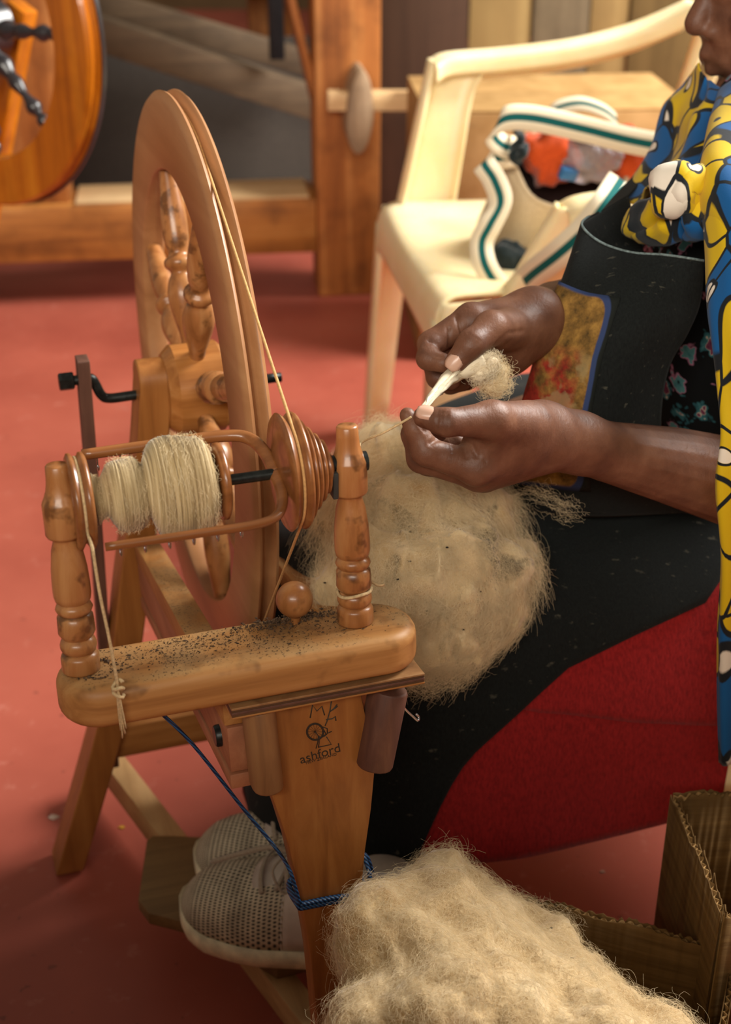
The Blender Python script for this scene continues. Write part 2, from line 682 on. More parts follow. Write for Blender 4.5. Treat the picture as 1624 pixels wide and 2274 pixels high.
for k in range(8):
    a = R(3 + 45 * k)
    lathe('spoke', [tuple(q) for q in spk], 'dark_turned', sw2, AX2 @ Matrix.Rotation(a, 4, 'Z') @ Matrix.Rotation(PI / 2, 4, 'Y'), seg=16)
tube('axle', [(0, -.10, W2[2]), (0, .10, W2[2])], .006, 'black_iron', sw2)
for s in (-1, 1):
    box('leg', (.045, .03, W2[2] + .09), (-.155, s * .085, (W2[2] + .03) / 2), 'amber_wood', sw2, rot=(0, R(24), 0), bevel=.004)
box('table', (.34, .2, .03), (-.42, 0, .30), 'amber_wood', sw2, bevel=.006)
box('leg', (.04, .05, .30), (-.55, 0, .15), 'amber_wood', sw2, bevel=.004)

# ---------------------------------------------------------------- board partition and cartons behind the chair
wood('board_tan', srgb(122, 100, 58), srgb(146, 122, 74), srgb(164, 142, 90), axis=2, rough=.7, stain=.2, scale=.3)
wood('board_olive', srgb(78, 62, 30), srgb(98, 80, 42), srgb(116, 96, 54), axis=2, rough=.7, stain=.2, scale=.3)
wood('board_grey', srgb(84, 74, 54), srgb(108, 96, 72), srgb(124, 112, 86), axis=2, rough=.7, stain=.2, scale=.3)
part = empty('board_partition', (.62, 3.75, 0), 'partition of upright olive and tan boards behind the plastic chair', 'partition')
wood('board_shade', srgb(52, 34, 22), srgb(70, 48, 32), srgb(84, 60, 42), axis=2, rough=.75, stain=.2, scale=.3)  # extra dark board, its colour standing in for shadowed floor by the post
xs = [-.60, -.36, -.20, -.055, .045, .30, .55, .80]
for i, (x0, x1) in enumerate(zip(xs[:-1], xs[1:])):
    box('board', (x1 - x0 - .004, .022, 1.5), ((x0 + x1) / 2, .008 * (i % 2), .75), ['board_shade', 'board_tan', 'board_grey', 'board_tan', 'board_olive', 'board_olive', 'board_olive'][i], part, bevel=.002)
box('rail', (1.40, .03, .07), (.10, .03, .5), 'board_olive', part)
# ================================================================ the spinning wheel
TH = R(18)
SWO = np.array([-.101, .843, 0])
SD = np.array([math.cos(TH), math.sin(TH), 0])
SP = np.array([-math.sin(TH), math.cos(TH), 0])


def loc_(P):
    q = np.asarray(P) - SWO
    return np.array([q @ SD, q @ SP, P[2]])


def lb_(px, py, b):
    r = ray(px, py)
    return loc_(CAM + r * (((SWO - CAM) @ SP + b) / (r @ SP)))


wood('honey_x', srgb(128, 78, 36), srgb(166, 110, 56), srgb(190, 138, 80), axis=0, rough=.40, stain=.28, dirt=.0, coat=.08)
wood('honey_bar', srgb(136, 88, 44), srgb(172, 120, 66), srgb(194, 146, 90), axis=0, rough=.5, stain=.55, dirt=.85, coat=.0, bs=30)
wood('honey_y', srgb(132, 82, 36), srgb(168, 112, 56), srgb(190, 138, 78), axis=1, rough=.55, stain=.22, dirt=.75)
wood('pink_y', srgb(140, 86, 56), srgb(166, 106, 72), srgb(184, 124, 86), axis=1, rough=.6, stain=.15)
wood('honey_z', srgb(122, 72, 32), srgb(156, 98, 46), srgb(178, 120, 62), axis=2, rough=.42, stain=.20, coat=.05)
wood('turned', srgb(122, 74, 38), srgb(160, 104, 58), srgb(184, 132, 82), axis=2, rough=.33, stain=.75, coat=.12, bs=48)
wood('turned_x', srgb(140, 82, 34), srgb(178, 116, 58), srgb(200, 142, 84), axis=0, rough=.35, stain=.35, coat=.1)
wood('rim_wood', srgb(146, 98, 60), srgb(168, 118, 76), srgb(182, 134, 90), axis=1, rough=.42, stain=.10, scale=.4)
wood('whorl_wood', srgb(104, 60, 30), srgb(136, 84, 44), srgb(160, 106, 62), axis=0, rough=.3, stain=.3, coat=.2)
wood('dark_edge', srgb(62, 42, 26), srgb(86, 58, 36), srgb(108, 74, 46), axis=0, rough=.6, stain=.3)
wood('umber_z', srgb(78, 50, 40), srgb(98, 64, 50), srgb(116, 80, 62), axis=2, rough=.6, stain=.2, scale=1.6)
wood('pale_block', srgb(118, 82, 50), srgb(148, 106, 66), srgb(166, 126, 82), axis=2, rough=.55, stain=.3)
wood('tread_wood', srgb(92, 66, 36), srgb(120, 90, 52), srgb(140, 108, 64), axis=0, rough=.6, stain=.35)
wood('bar_wood', srgb(146, 108, 66), srgb(178, 138, 90), srgb(194, 156, 106), axis=1, rough=.6, stain=.3)
plain('black_steel', srgb(40, 44, 42), rough=.38, spec=.5, metal=.5, var=.3, scale=200)
plain('leather', srgb(58, 62, 60), rough=.6, scale=90)
plain('steel_wire', srgb(176, 178, 180), rough=.25, metal=1.0, var=.05)
plain('soil', srgb(92, 68, 46), rough=.95, var=.45, scale=300)
plain('chaff', srgb(150, 118, 76), rough=.9, var=.3, scale=300)
plain('twine', srgb(206, 178, 132), rough=.85, var=.15, scale=500, bump=.4)
plain('band_cord', srgb(206, 158, 98), rough=.8, var=.12, scale=400)
plain('ink', srgb(48, 36, 24), rough=.7, var=.05)
plain('pencil', srgb(58, 54, 44), rough=.6, var=.05)
t = NT('blue_cord')
v = t.coord(scale=(1, 1, 1))
w = t.n('ShaderNodeTexWave', wave_type='BANDS', bands_direction='DIAGONAL')
w.inputs['Scale'].default_value = 160
w.inputs['Distortion'].default_value = 1
t.l(v, w.inputs['Vector'])
t.base(t.ramp(w.outputs['Fac'], [(.2, srgb(16, 40, 74)), (.8, srgb(40, 92, 140))]))
t.bump(w.outputs['Fac'], .6, .001)
t.set(.45, .5)
t = NT('yarn_wound')
v = t.coord(scale=(900, 14, 14))
n1 = t.noise(v, 1.0, 3, .65)
v2 = t.coord(scale=(140, 8, 8), loc=(2, 5, 1))
n2 = t.noise(v2, 1.0, 3, .6)
c = t.ramp(n1, [(.28, srgb(120, 98, 66)), (.5, srgb(196, 172, 128)), (.75, srgb(228, 210, 174))])
c = t.mix(t.math('MULTIPLY', t.ramp(n2, [(.5, (0, 0, 0)), (.7, (1, 1, 1))]), .45), c, srgb(138, 112, 76))
t.base(c)
t.bump(n1, .55, .0012)
t.set(.95, .1, sheen=.3)

wheel = empty('spinning_wheel', SWO, 'honey-coloured wooden spinning wheel in front of the person', 'spinning wheel', rz=TH)
HUB = np.array([.074, .437, .556])
AXW = Matrix.Translation(HUB) @ Matrix.Rotation(PI / 2, 4, 'Y')          # local Z runs along the axle

# drive wheel
rim = closed_lathe('drive_rim', [(.2085, -.0095), (.2105, -.0115), (.270, -.0115), (.2765, -.0100), (.2795, -.0070), (.2785, -.0045), (.2715, -.0028), (.2690, 0), (.2715, .0028), (.2785, .0045), (.2795, .0070), (.2765, .0100), (.270, .0115), (.2105, .0115), (.2085, .0095)], 'rim_wood', wheel, AXW, seg=160, angle=60)
hubp = lathe('hub', [(0, -.031), (.036, -.031), (.0445, -.022), (.0445, .022), (.036, .031), (0, .031)], 'turned_x', wheel, AXW, seg=48)
sp = smooth_prof([(.008, .040), (.0085, .052), (.013, .072), (.0155, .090), (.013, .104), (.0095, .112), (.0145, .118), (.0145, .124), (.0095, .130), (.012, .142), (.0125, .165), (.010, .190), (.008, .212)], 4)
for k in range(8):
    a = R(158 + 45 * k)
    lathe('spoke', [tuple(q) for q in sp], 'turned', wheel, AXW @ Matrix.Rotation(a, 4, 'Z') @ Matrix.Rotation(PI / 2, 4, 'Y'), seg=20)
# axle, crank and footman
cr = spline([(.16, .437, .556), (.05, .437, .556), (.012, .437, .556), (-.010, .437, .556), (-.0175, .437, .5605), (-.0225, .437, .573), (-.026, .437, .5785), (-.034, .437, .5785), (-.044, .437, .5785)], 6)
tube('crank', cr, .0048, 'black_steel', wheel, seg=14)
lathe('crank_nut', [(0, -.056), (.008, -.056), (.009, -.055), (.009, -.043), (.008, -.042), (0, -.042)], 'black_steel', wheel, Matrix.Translation((0, .437, .5785)) @ Matrix.Rotation(PI / 2, 4, 'Y'), seg=6)
bm = bmesh.new()
fo = [(-.0322, .437, .600), (-.0322, .437, .590), (-.033, .438, .55), (-.035, .442, .42), (-.038, .455, .25), (-.038, .485, .09)]
fo = spline(fo, 5)
G = []
for q in fo:
    G.append([q + np.array([x, y, 0]) for x, y in ((-.0058, -.010), (.0058, -.010), (.0058, .010), (-.0058, .010))])
V = [p for r_ in G for p in r_]
Fc = [(i * 4 + k, i * 4 + (k + 1) % 4, (i + 1) * 4 + (k + 1) % 4, (i + 1) * 4 + k) for i in range(len(G) - 1) for k in range(4)] + [(0, 1, 2, 3), tuple(len(V) - 4 + k for k in range(4))]
fm = from_data('footman', V, Fc, 'umber_z', wheel, smooth=False)
md = fm.modifiers.new('bevel', 'BEVEL')
md.width, md.segments, md.limit_method, md.angle_limit = .0025, 2, 'ANGLE', R(50)

# wheel legs (uprights), left one and its mirror on the far side
def upright(sgn):
    cl = spline([(.031, .437, .558), (.021, .437, .486), (-.003, .437, .365), (-.022, .437, .265), (-.05, .437, .165), (-.104, .437, .003)], 6)
    V, rows = [], 0
    hw, hb = .0155, .021
    top = []
    for a in np.linspace(0, PI, 9):                                  # rounded head
        top.append((.031, .437 - hb * math.cos(a), .572 + hb * math.sin(a)))
    prof = []
    bm = bmesh.new()
    def addring(pts):
        return [bm.verts.new(p) for p in pts]
    rings = []
    for q in cl[::-1]:
        x = q[0] if sgn > 0 else .148 - q[0]
        rings.append([(x - hw, q[1] - hb, q[2]), (x + hw, q[1] - hb, q[2]), (x + hw, q[1] + hb, q[2]), (x - hw, q[1] + hb, q[2])])
    x = .0325 if sgn > 0 else .148 - .0325
    for a in np.linspace(0, R(80), 6):
        yb = hb * math.cos(a)
        zz = .570 + hb * math.sin(a)
        rings.append([(x - hw, .437 - yb, zz), (x + hw, .437 - yb, zz), (x + hw, .437 + yb, zz), (x - hw, .437 + yb, zz)])
    rv = [addring(r_) for r_ in rings]
    for i in range(len(rv) - 1):
        for k in range(4):
            bm.faces.new((rv[i][k], rv[i][(k + 1) % 4], rv[i + 1][(k + 1) % 4], rv[i + 1][k]))
    bm.faces.new(rv[0])
    bm.faces.new(rv[-1])
    o = from_bm('leg', bm, 'honey_z', wheel, smooth=True, angle=35)
    md = o.modifiers.new('bevel', 'BEVEL')
    md.width, md.segments, md.limit_method, md.angle_limit = .002, 2, 'ANGLE', R(40)
    return o


upright(1)
upright(-1)
box('stretcher', (.225, .024, .040), (.074, .437, .160), 'honey_x', wheel, bevel=.0025)

# sloping rails from the uprights to the front leg (each a lower board with a cap board)
SL = math.atan2(.085, .41)


def rail(a0, L=.42, sh=0):
    M = Matrix.Translation((a0, .205, 0)) @ Matrix.Translation((0, 0, .455)) @ Matrix.Rotation(-SL, 4, 'X') @ Matrix.Translation((0, sh, 0))
    o = None
    bm = bmesh.new()
    bm_box(bm, (.024, L, .020), M @ Matrix.Translation((0, 0, -.010)), .0015)
    from_bm('rail_cap', bm, 'honey_y', wheel, smooth=True, angle=35)
    bm = bmesh.new()
    bm_box(bm, (.021, L, .036), M @ Matrix.Translation((0, 0, -.0395)), .0015)
    from_bm('rail', bm, 'pink_y', wheel, smooth=True, angle=35)
    bm = bmesh.new()
    bm_box(bm, (.023, L, .012), M @ Matrix.Translation((0, 0, -.065)), .0015)
    from_bm('rail_strip', bm, 'pink_y', wheel, smooth=True, angle=35)


rail(.009)
rail(.122, .37, .025)
lathe('bolt', [(0, -.0035), (.0075, -.0035), (.0085, -.002), (.0085, .006), (0, .006)], 'black_steel', wheel, Matrix.Translation((-.0025, .021, .452)) @ Matrix.Rotation(PI / 2, 4, 'Y'), seg=24)

# mother-of-all: tilted bar with the two maidens
TILT = R(-7)
MB_ = Matrix.Translation((0, 0, .545)) @ Matrix.Rotation(TILT, 4, 'X')
a0, a1, hw, tk = -.1175, .1425, .0345, .032
outl = []
for k in range(17):
    a = -PI / 2 + PI * k / 16
    outl.append((a1 - hw * .86 + hw * .86 * math.cos(a), hw * math.sin(a)))
for k in range(17):
    a = PI / 2 + PI * k / 16
    outl.append((a0 + hw * .86 + hw * .86 * math.cos(a), hw * math.sin(a)))
moa = prism('mother_of_all', outl, tk, MB_ @ Matrix.Translation((0, 0, -tk / 2)), 'honey_bar', wheel, bevel=.0095, seg=5, angle=60)

mp = [(.0125, 0), (.0132, .0015), (.0132, .011), (.0122, .0135), (.0098, .0148), (.0116, .0162), (.0126, .019), (.0126, .0215), (.0116, .0245), (.0098, .0262), (.0114, .0282), (.0128, .0310), (.0126, .0375), (.0123, .0430), (.0100, .0450), (.0116, .0466), (.0128, .0495), (.0116, .0524), (.0100, .0540), (.0120, .0560), (.0128, .0600), (.0128, .068), (.0122, .080), (.0104, .094), (.0086, .1005), (.0088, .1035), (.0118, .1045), (.0128, .1065), (.0128, .1285), (.0124, .1300), (.0108, .1335), (.0092, .138), (.0083, .143), (.0079, .148), (.0076, .1555), (.0066, .1568), (0, .1570)]
mp = [tuple(q) for q in np.array(mp) * [1.0, .955]]
for a in (-.099, .099):
    lathe('maiden', mp, 'turned', wheel, MB_ @ Matrix.Translation((a, .001, 0)), seg=40, angle=70)
for a, s in ((-.099, 1), (.099, -1)):
    box('bearing', (.004, .009, .020), MB_ @ Vector((a + s * .0125, -.004, .110)), 'leather', wheel, bevel=.0008)

# flyer and bobbin
FZ = .122
AXF = MB_ @ Matrix.Translation((0, .001, FZ)) @ Matrix.Rotation(PI / 2, 4, 'Y')   # local Z along the flyer axis
lathe('flyer_shaft', [(0, -.108), (.0038, -.108), (.0038, .052), (.0070, .052), (.0070, .112), (.0045, .112), (.0045, .106), (0, .106)], 'black_steel', wheel, AXF, seg=20)
wh = [(0, .048), (.012, .048), (.030, .0495), (.0395, .0505), (.0412, .0520), (.0400, .0540), (.0362, .0565), (.0362, .0575), (.0400, .0600), (.0410, .0618), (.0400, .0636), (.0335, .0650), (.0345, .0658), (.0350, .0672), (.0310, .0692), (.0275, .0700), (.0290, .0712), (.0290, .0724), (.0250, .0740), (.0225, .0748), (.0240, .0760), (.0240, .0772), (.0200, .0788), (.0180, .0795), (.0190, .0806), (.0190, .0818), (.014, .0832), (.009, .086), (0, .086)]
lathe('flyer_whorl', wh, 'whorl_wood', wheel, AXF, seg=64, angle=70)
fr = R(-68)
RF = AXF @ Matrix.Rotation(fr, 4, 'Z')
arms = []
for s in (-1, 1):
    pts = spline([(0, 0, .046), (s * .022, 0, .045), (s * .040, 0, .038), (s * .0465, 0, .022), (s * .0470, 0, -.02), (s * .0465, 0, -.078)], 6)
    arms.append(tube_data([RF @ Vector(p) for p in pts], [.0050 - .0012 * i / 30 for i in range(len(pts))], 10, flat=.75))
V, Fc = merge(arms)
fl = from_data('flyer', V, Fc, 'whorl_wood', wheel)
for s in (-1, 1):
    for k in range(6):
        zc = .012 - .016 * k
        p0 = Vector((s * .0465, .003, zc))
        hk = [p0, p0 + Vector((0, .006, 0)), p0 + Vector((-s * .003, .009, 0)), p0 + Vector((-s * .006, .007, 0)), p0 + Vector((-s * .006, .004, 0))]
        tube('flyer_hook', [RF @ Vector(p) for p in spline([tuple(h) for h in hk], 3)], .0007, 'steel_wire', fl, seg=5)
bob = lathe('bobbin', [(.006, -.093), (.030, -.093), (.0325, -.0915), (.0325, -.0895), (.0285, -.0870), (.0285, -.0862), (.0325, -.0838), (.0325, -.0815), (.0300, -.0800), (.012, -.079), (.010, -.074), (.010, .004), (.024, .005), (.0265, .0065), (.0265, .0095), (.024, .011), (.006, .011)], 'whorl_wood', wheel, AXF, seg=56, angle=60)
# wound yarn: two mounds, with every turn a ridge
zz = np.linspace(-.0775, .0045, 520)
bump1 = .0250 * np.exp(-((zz + .0560) / .0165) ** 4)
bump2 = .0345 * np.exp(-((zz + .0190) / .0255) ** 6)
neck = .0135 + .004 * np.exp(-((zz + .0775) / .003) ** 2)
rr = np.maximum(np.maximum(bump1, bump2), neck)
for _ in range(14):
    rr = np.convolve(np.pad(rr, 1, 'edge'), [.25, .5, .25], 'valid')
V, Fc = [], []
SEG = 72
ridg = np.random.default_rng(3).normal(size=zz.size)
ridg = np.convolve(ridg, [.3, .4, .3], 'same') * .00035
for i, (z_, r_) in enumerate(zip(zz, rr)):
    for k in range(SEG):
        a = 2 * PI * k / SEG
        wob = .0009 * math.sin(2 * a + z_ * 120) + .0006 * math.sin(3 * a - z_ * 260)
        rad = r_ + ridg[i] + .00042 * math.sin(i * 2.1) + wob
        V.append(AXF @ Vector((rad * math.cos(a), rad * math.sin(a), z_ + .0016 * math.sin(a + 1))))
Fc = [(i * SEG + k, i * SEG + (k + 1) % SEG, (i + 1) * SEG + (k + 1) % SEG, (i + 1) * SEG + k) for i in range(len(zz) - 1) for k in range(SEG)]
yo = from_data('wound_yarn', V, Fc, 'yarn_wound', bob)
yo['label'] = 'cream handspun yarn in two mounds'
# fuzz standing off the wound yarn
n = 1500
ii = rng.integers(5, 515, n)
aa = rng.uniform(0, 2 * PI, n)
pos = np.zeros((n, 5, 3))
for j in range(n):
    da = rng.uniform(.15, .5)
    for k in range(5):
        a = aa[j] + da * k / 4
        rad = rr[ii[j]] + .0002 + .0028 * rng.random() * (k / 4) ** 1.5 * (k / 4)
        pos[j, k] = AXF @ Vector((rad * math.cos(a), rad * math.sin(a), zz[ii[j]] + rng.normal() * .0008))
plain('wool_fibre', srgb(232, 212, 172), rough=.85, spec=.15, var=.12, scale=60)
fibres('yarn_fuzz', pos, .00007, 'wool_fibre', bob)

# drive band: over the wheel groove and round the whorl
Cw = np.array([HUB[1], HUB[2]])
fa = AXF @ Vector((0, 0, .057))
Cf = np.array([fa.y, fa.z])
r1, r2 = .2703, .0378
dv = Cf - Cw
Ld = np.linalg.norm(dv)
base_a = math.atan2(dv[1], dv[0])
ph = math.acos((r1 - r2) / Ld)
band = []
for k in range(91):
    a = base_a + ph + (2 * PI - 2 * ph) * k / 90
    band.append((HUB[0], Cw[0] + r1 * math.cos(a), Cw[1] + r1 * math.sin(a)))
for k in range(41):
    a = base_a - ph + 2 * ph * k / 40
    band.append((.057, Cf[0] + r2 * math.cos(a), Cf[1] + r2 * math.sin(a)))
tube('drive_band', band, .0011, 'band_cord', wheel, seg=6, closed=True)

# brake cord over the bobbin groove, knotted at the front of the bar with a frayed end
fb = AXF @ Vector((0, 0, -.0866))
bc = []
for k in range(25):
    a = R(200) - R(215) * k / 24
    bc.append((-.0866, fb.y + .0293 * math.cos(a), fb.z + .0293 * math.sin(a)))
bc = bc[::-1]
knot = lb_(262, 1528, -.040)
tail = [lb_(205, 1215, -.026), lb_(222, 1320, -.031), lb_(245, 1430, -.037), tuple(knot)]
bstart = [(-.0866, .052, .56)] + bc
tube('brake_cord', list(bstart) + [tuple(q) for q in spline(tail, 6)], .0011, 'twine', wheel, seg=6)
kn = []
for k in range(15):
    a = 2 * PI * k / 14 * 2
    kn.append(knot + np.array([.0035 * math.cos(a), .0028 * math.sin(a), .004 - .010 * k / 14 + .0015 * math.sin(a * 1.5)]))
tube('cord_knot', kn, .0014, 'twine', wheel, seg=6)
fray = []
for k in range(9):
    e = lb_(263 + rng.uniform(4, 18), 1600 + rng.uniform(10, 50), -.041 + rng.normal() * .002)
    m_ = lb_(266 + rng.normal() * 3, 1570 + rng.normal() * 6, -.042)
    fray.append(tube_data(spline([knot, tuple(m_), tuple(e)], 4), .0006, 5))
V, Fc = merge(fray)
from_data('cord_fray', V, Fc, 'twine', wheel)
# twine tied round the right maiden
ring = []
for k in range(29):
    a = 2 * PI * k / 28
    ring.append(MB_ @ Vector((.099 + .0122 * math.cos(a), .001 + .0122 * math.sin(a), .0252 + .0012 * math.cos(a) + .0006 * math.sin(3 * a))))
V, Fc = merge([tube_data(ring, .0013, 6), tube_data([MB_ @ Vector(p) for p in spline([(.109, .008, .026), (.115, .014, .024), (.121, .013, .020), (.126, .015, .019)], 4)], .0012, 6)])
from_data('maiden_twine', V, Fc, 'twine', wheel)

# tension knob
lathe('tension_knob', [(0, -.030), (.0035, -.030), (.0035, .004), (.005, .006)] + [(.0135 * math.cos(a), .0185 + .0135 * math.sin(a)) for a in np.linspace(R(-66), R(89), 18)], 'turned', wheel, MB_ @ Matrix.Translation((.058, .016, 0)), seg=36, angle=60)

# plywood plate and front leg
pl = [(-.004, -.0345), (.1385, -.0345), (.1385, .05), (-.004, .05)]
MT = Matrix.Translation((0, 0, .545)) @ Matrix.Rotation(TILT, 4, 'X')
for k, (zc, th, mt, gx) in enumerate(((-.0333, .0016, 'pale_block', 0), (-.0350, .0018, 'dark_edge', .0005), (-.0368, .0018, 'umber_z', 0), (-.0386, .0018, 'dark_edge', .0006), (-.0402, .0014, 'honey_x', 0))):
    bm = bmesh.new()
    bm_box(bm, (.1425 - gx, .0845 - gx, th), MT @ Matrix.Translation((.06725, .0075, zc)), .0003, 1)
    from_bm('ply_layer', bm, mt, wheel, smooth=True, angle=35)
# the leg lies in the plane tilted with the bar
nb = np.array(MT.to_3x3() @ Vector((0, -1, 0)))
p_on = np.array(MT @ Vector((0, -.013, -.05)))
UL = np.array(MT.to_3x3() @ Vector((0, 0, 1)))


def leg_uv(px, py):
    r = ray(px, py)
    rl = np.array([r @ SD, r @ SP, r[2]])
    cl = loc_(CAM)
    s = ((p_on - cl) @ nb) / (rl @ nb)
    q = cl + rl * s
    return q[0], (q - p_on) @ UL


oL = [leg_uv(*p) for p in ((594, 1545), (594, 1745), (620, 1815), (641, 1880), (668, 2000), (690, 2130), (704, 2274))]
oR = [leg_uv(*p) for p in ((797, 1512), (836, 1692), (826, 1800), (813, 1890), (803, 2000), (799, 2130), (797, 2274))]
oL.append((oL[-1][0] + .004, -.495))
oR.append((oR[-1][0], -.495))
poly = [tuple(q) for q in oR] + [tuple(q) for q in oL[::-1]]
ML = Matrix.Translation(p_on) @ Matrix.Rotation(TILT, 4, 'X') @ Matrix.Rotation(PI / 2, 4, 'X') @ Matrix.Translation((0, 0, -.012))
fleg = prism('leg', poly, .024, ML, 'honey_z', wheel, bevel=.0025, seg=2)
MF = Matrix.Translation(p_on) @ Matrix.Rotation(TILT, 4, 'X') @ Matrix.Rotation(PI / 2, 4, 'X')


def nose(cpx, wid, hgt, dep, mat, tilt, name='corner_block'):
    u, v_ = leg_uv(*cpx)
    pts = []
    for k in range(9):
        a = PI * k / 8
        pts.append((wid / 2 * math.cos(a), dep * .55 * math.sin(a)))
    pts += [(-wid / 2, -dep * .45), (wid / 2, -dep * .45)]
    M = MF @ Matrix.Translation((u, v_, .004)) @ Matrix.Rotation(tilt, 4, 'Z') @ Matrix.Rotation(PI / 2, 4, 'X')
    o = prism(name, pts, hgt, M, mat, wheel, bevel=.002, seg=2, angle=45)
    return o


nose((583, 1655), .023, .068, .022, 'pale_block', R(2))
nose((846, 1612), .027, .064, .022, 'umber_z', R(-13))
# pencilled letters, burnt-in maker's mark
def text_on_leg(body, px, py, size, mat, name, rot=0):
    cu = bpy.data.curves.new(name, 'FONT')
    cu.body = body
    cu.size = size
    cu.extrude = .00012
    cu.align_x = 'CENTER'
    u, v_ = leg_uv(px, py)
    tmp = bpy.data.objects.new(name + '_tmp', cu)
    COL.objects.link(tmp)
    dg = bpy.context.evaluated_depsgraph_get()
    me = bpy.data.meshes.new_from_object(tmp.evaluated_get(dg))
    bpy.data.objects.remove(tmp)
    me.transform(MF @ Matrix.Translation((u, v_, .00012)) @ Matrix.Rotation(rot, 4, 'Z'))
    me.materials.clear()
    me.materials.append(MATS[mat])
    o = bpy.data.objects.new(name, me)
    return link(o, fleg)


def strokes(name, lines, r, mat):
    parts = []
    for ln in lines:
        pts = []
        for px, py in ln:
            u, v_ = leg_uv(px, py)
            pts.append(MF @ Vector((u, v_, .0001)))
        parts.append(tube_data(pts, r, 5))
    V, Fc = merge(parts)
    return from_data(name, V, Fc, mat, fleg)


strokes('pencil_letters', [[(689, 1594), (694, 1565), (704, 1579), (715, 1568), (721, 1588)], [(737, 1552), (733, 1578), (727, 1600), (722, 1612)], [(749, 1564), (741, 1574), (732, 1581)], [(733, 1580), (744, 1573), (750, 1568)], [(724, 1598), (738, 1596), (745, 1591), (746, 1600)]], .0005, 'pencil')
circ = lambda r, n=28: [(700 + r * math.cos(2 * PI * k / n), 1625 + r * 1.0 * math.sin(2 * PI * k / n)) for k in range(n + 1)]
strokes('burnt_wheel_mark', [circ(17), circ(19), circ(18)], .0005, 'ink')
strokes('burnt_wheel_lines', [[(700, 1625), (700 + 17 * math.cos(a), 1625 + 17 * math.sin(a))] for a in np.linspace(0, 2 * PI, 14, endpoint=False)], .00012, 'ink')
strokes('burnt_stand_mark', [[(701, 1626), (708, 1636), (706, 1644)], [(707, 1634), (706, 1648), (702, 1662)], [(709, 1634), (709, 1650), (707, 1660)], [(709, 1640), (722, 1634), (728, 1628), (737, 1624)], [(711, 1637), (726, 1630)], [(717, 1614), (727, 1618), (727, 1627)], [(720, 1622), (724, 1630)], [(725, 1636), (736, 1653), (708, 1659)]], .00042, 'ink')
text_on_leg('ashford', 713, 1682, .0105, 'ink', 'burnt_lettering', rot=R(7))
text_on_leg('NEW ZEALAND', 714, 1687, .0034, 'ink', 'burnt_small_lettering', rot=R(6))

# treadle bar and board
def tl(px, py, z):
    return loc_(pz_(px, py, z))


b0, b1 = np.array([-.045, .56, .055]), np.array([.105, -.02, .055])
dirb = b1 - b0
box('treadle_bar', (.026, float(np.linalg.norm(dirb)), .034), tuple((b0 + b1) / 2), 'bar_wood', wheel, rot=(0, 0, math.atan2(-dirb[0], dirb[1])), bevel=.002)
tp = [tl(326, 1862, .085), tl(314, 2010, .085), tl(330, 2032, .085), tl(400, 2050, .085)]
tq = [tl(470, 1862, .085)]
poly = [(tp[0][0] + .006, tp[0][1]), (tp[0][0] - .001, tp[0][1] - .006), (tp[1][0] - .002, tp[1][1] + .006), (tp[2][0], tp[2][1]), (tp[3][0], tp[3][1]), (.03, .175), (.06, .130), (.22, .130), (.23, .14), (.24, .29), (.23, .30), (tq[0][0], tq[0][1])]
prism('treadle_board', poly[::-1], .016, Matrix.Translation((0, 0, .080)), 'tread_wood', wheel, bevel=.0025)

# crumbs of soil and chaff scattered over the bar
V, Fc = [], []
def crumb(p, s, stretch=1.0):
    o_ = len(V)
    Rm = Matrix.Rotation(rng.uniform(0, 6.28), 3, 'Z') @ Matrix.Rotation(rng.uniform(-.5, .5), 3, 'X')
    for q in ((1, 0, 0), (-1, 0, 0), (0, 1, 0), (0, -1, 0), (0, 0, 1), (0, 0, -1)):
        w_ = Vector((q[0] * s * stretch * rng.uniform(.6, 1.2), q[1] * s * rng.uniform(.6, 1.2), q[2] * s * rng.uniform(.5, 1)))
        V.append(MB_ @ (Vector(p) + Rm @ w_))
    for f in ((0, 2, 4), (2, 1, 4), (1, 3, 4), (3, 0, 4), (2, 0, 5), (1, 2, 5), (3, 1, 5), (0, 3, 5)):
        Fc.append(tuple(o_ + i for i in f))


for _ in range(1500):
    a = rng.normal(.0, .055)
    b = rng.normal(.006, .014)
    if -.10 < a < .12 and abs(b) < .026:
        crumb((a, b, .0003), abs(rng.normal(.00022, .00026)) + .00012, rng.choice([1, 1, 1, 3]))
for _ in range(620):
    a, b = rng.normal(.055, .020), rng.normal(.020, .006)
    if b < .029 and a < .12:
        crumb((a, b, .0005 + abs(rng.normal(0, .001))), abs(rng.normal(.0004, .0005)) + .00015, rng.choice([1, 1, 2]))
for _ in range(120):
    ang = rng.uniform(0, 6.28)
    crumb((-.088 + .012 * math.cos(ang) * rng.uniform(.6, 1.6), -.004 + .014 * math.sin(ang), .0004), abs(rng.normal(.0005, .0004)) + .0002)
from_data('soil_crumbs', V, Fc, 'soil', wheel, smooth=False, kind='stuff')
V, Fc = [], []
for _ in range(90):
    a, b = rng.normal(.01, .05), rng.normal(.0, .016)
    if -.10 < a < .12 and abs(b) < .027:
        crumb((a, b, .0004), rng.uniform(.0003, .0006), 3)
from_data('chaff_flakes', V, Fc, 'chaff', wheel, smooth=False, kind='stuff')

# ---------------------------------------------------------------- things hanging on the wheel
def gw(a, b, z):
    return SWO + a * SD + b * SP + np.array([0, 0, z])


def gl(p):
    return gw(*p)


lw_ = []
def legw(px, py, off):
    u, v_ = leg_uv(px, py)
    q = MF @ Vector((u, v_, off))
    return gl((q.x, q.y, q.z))


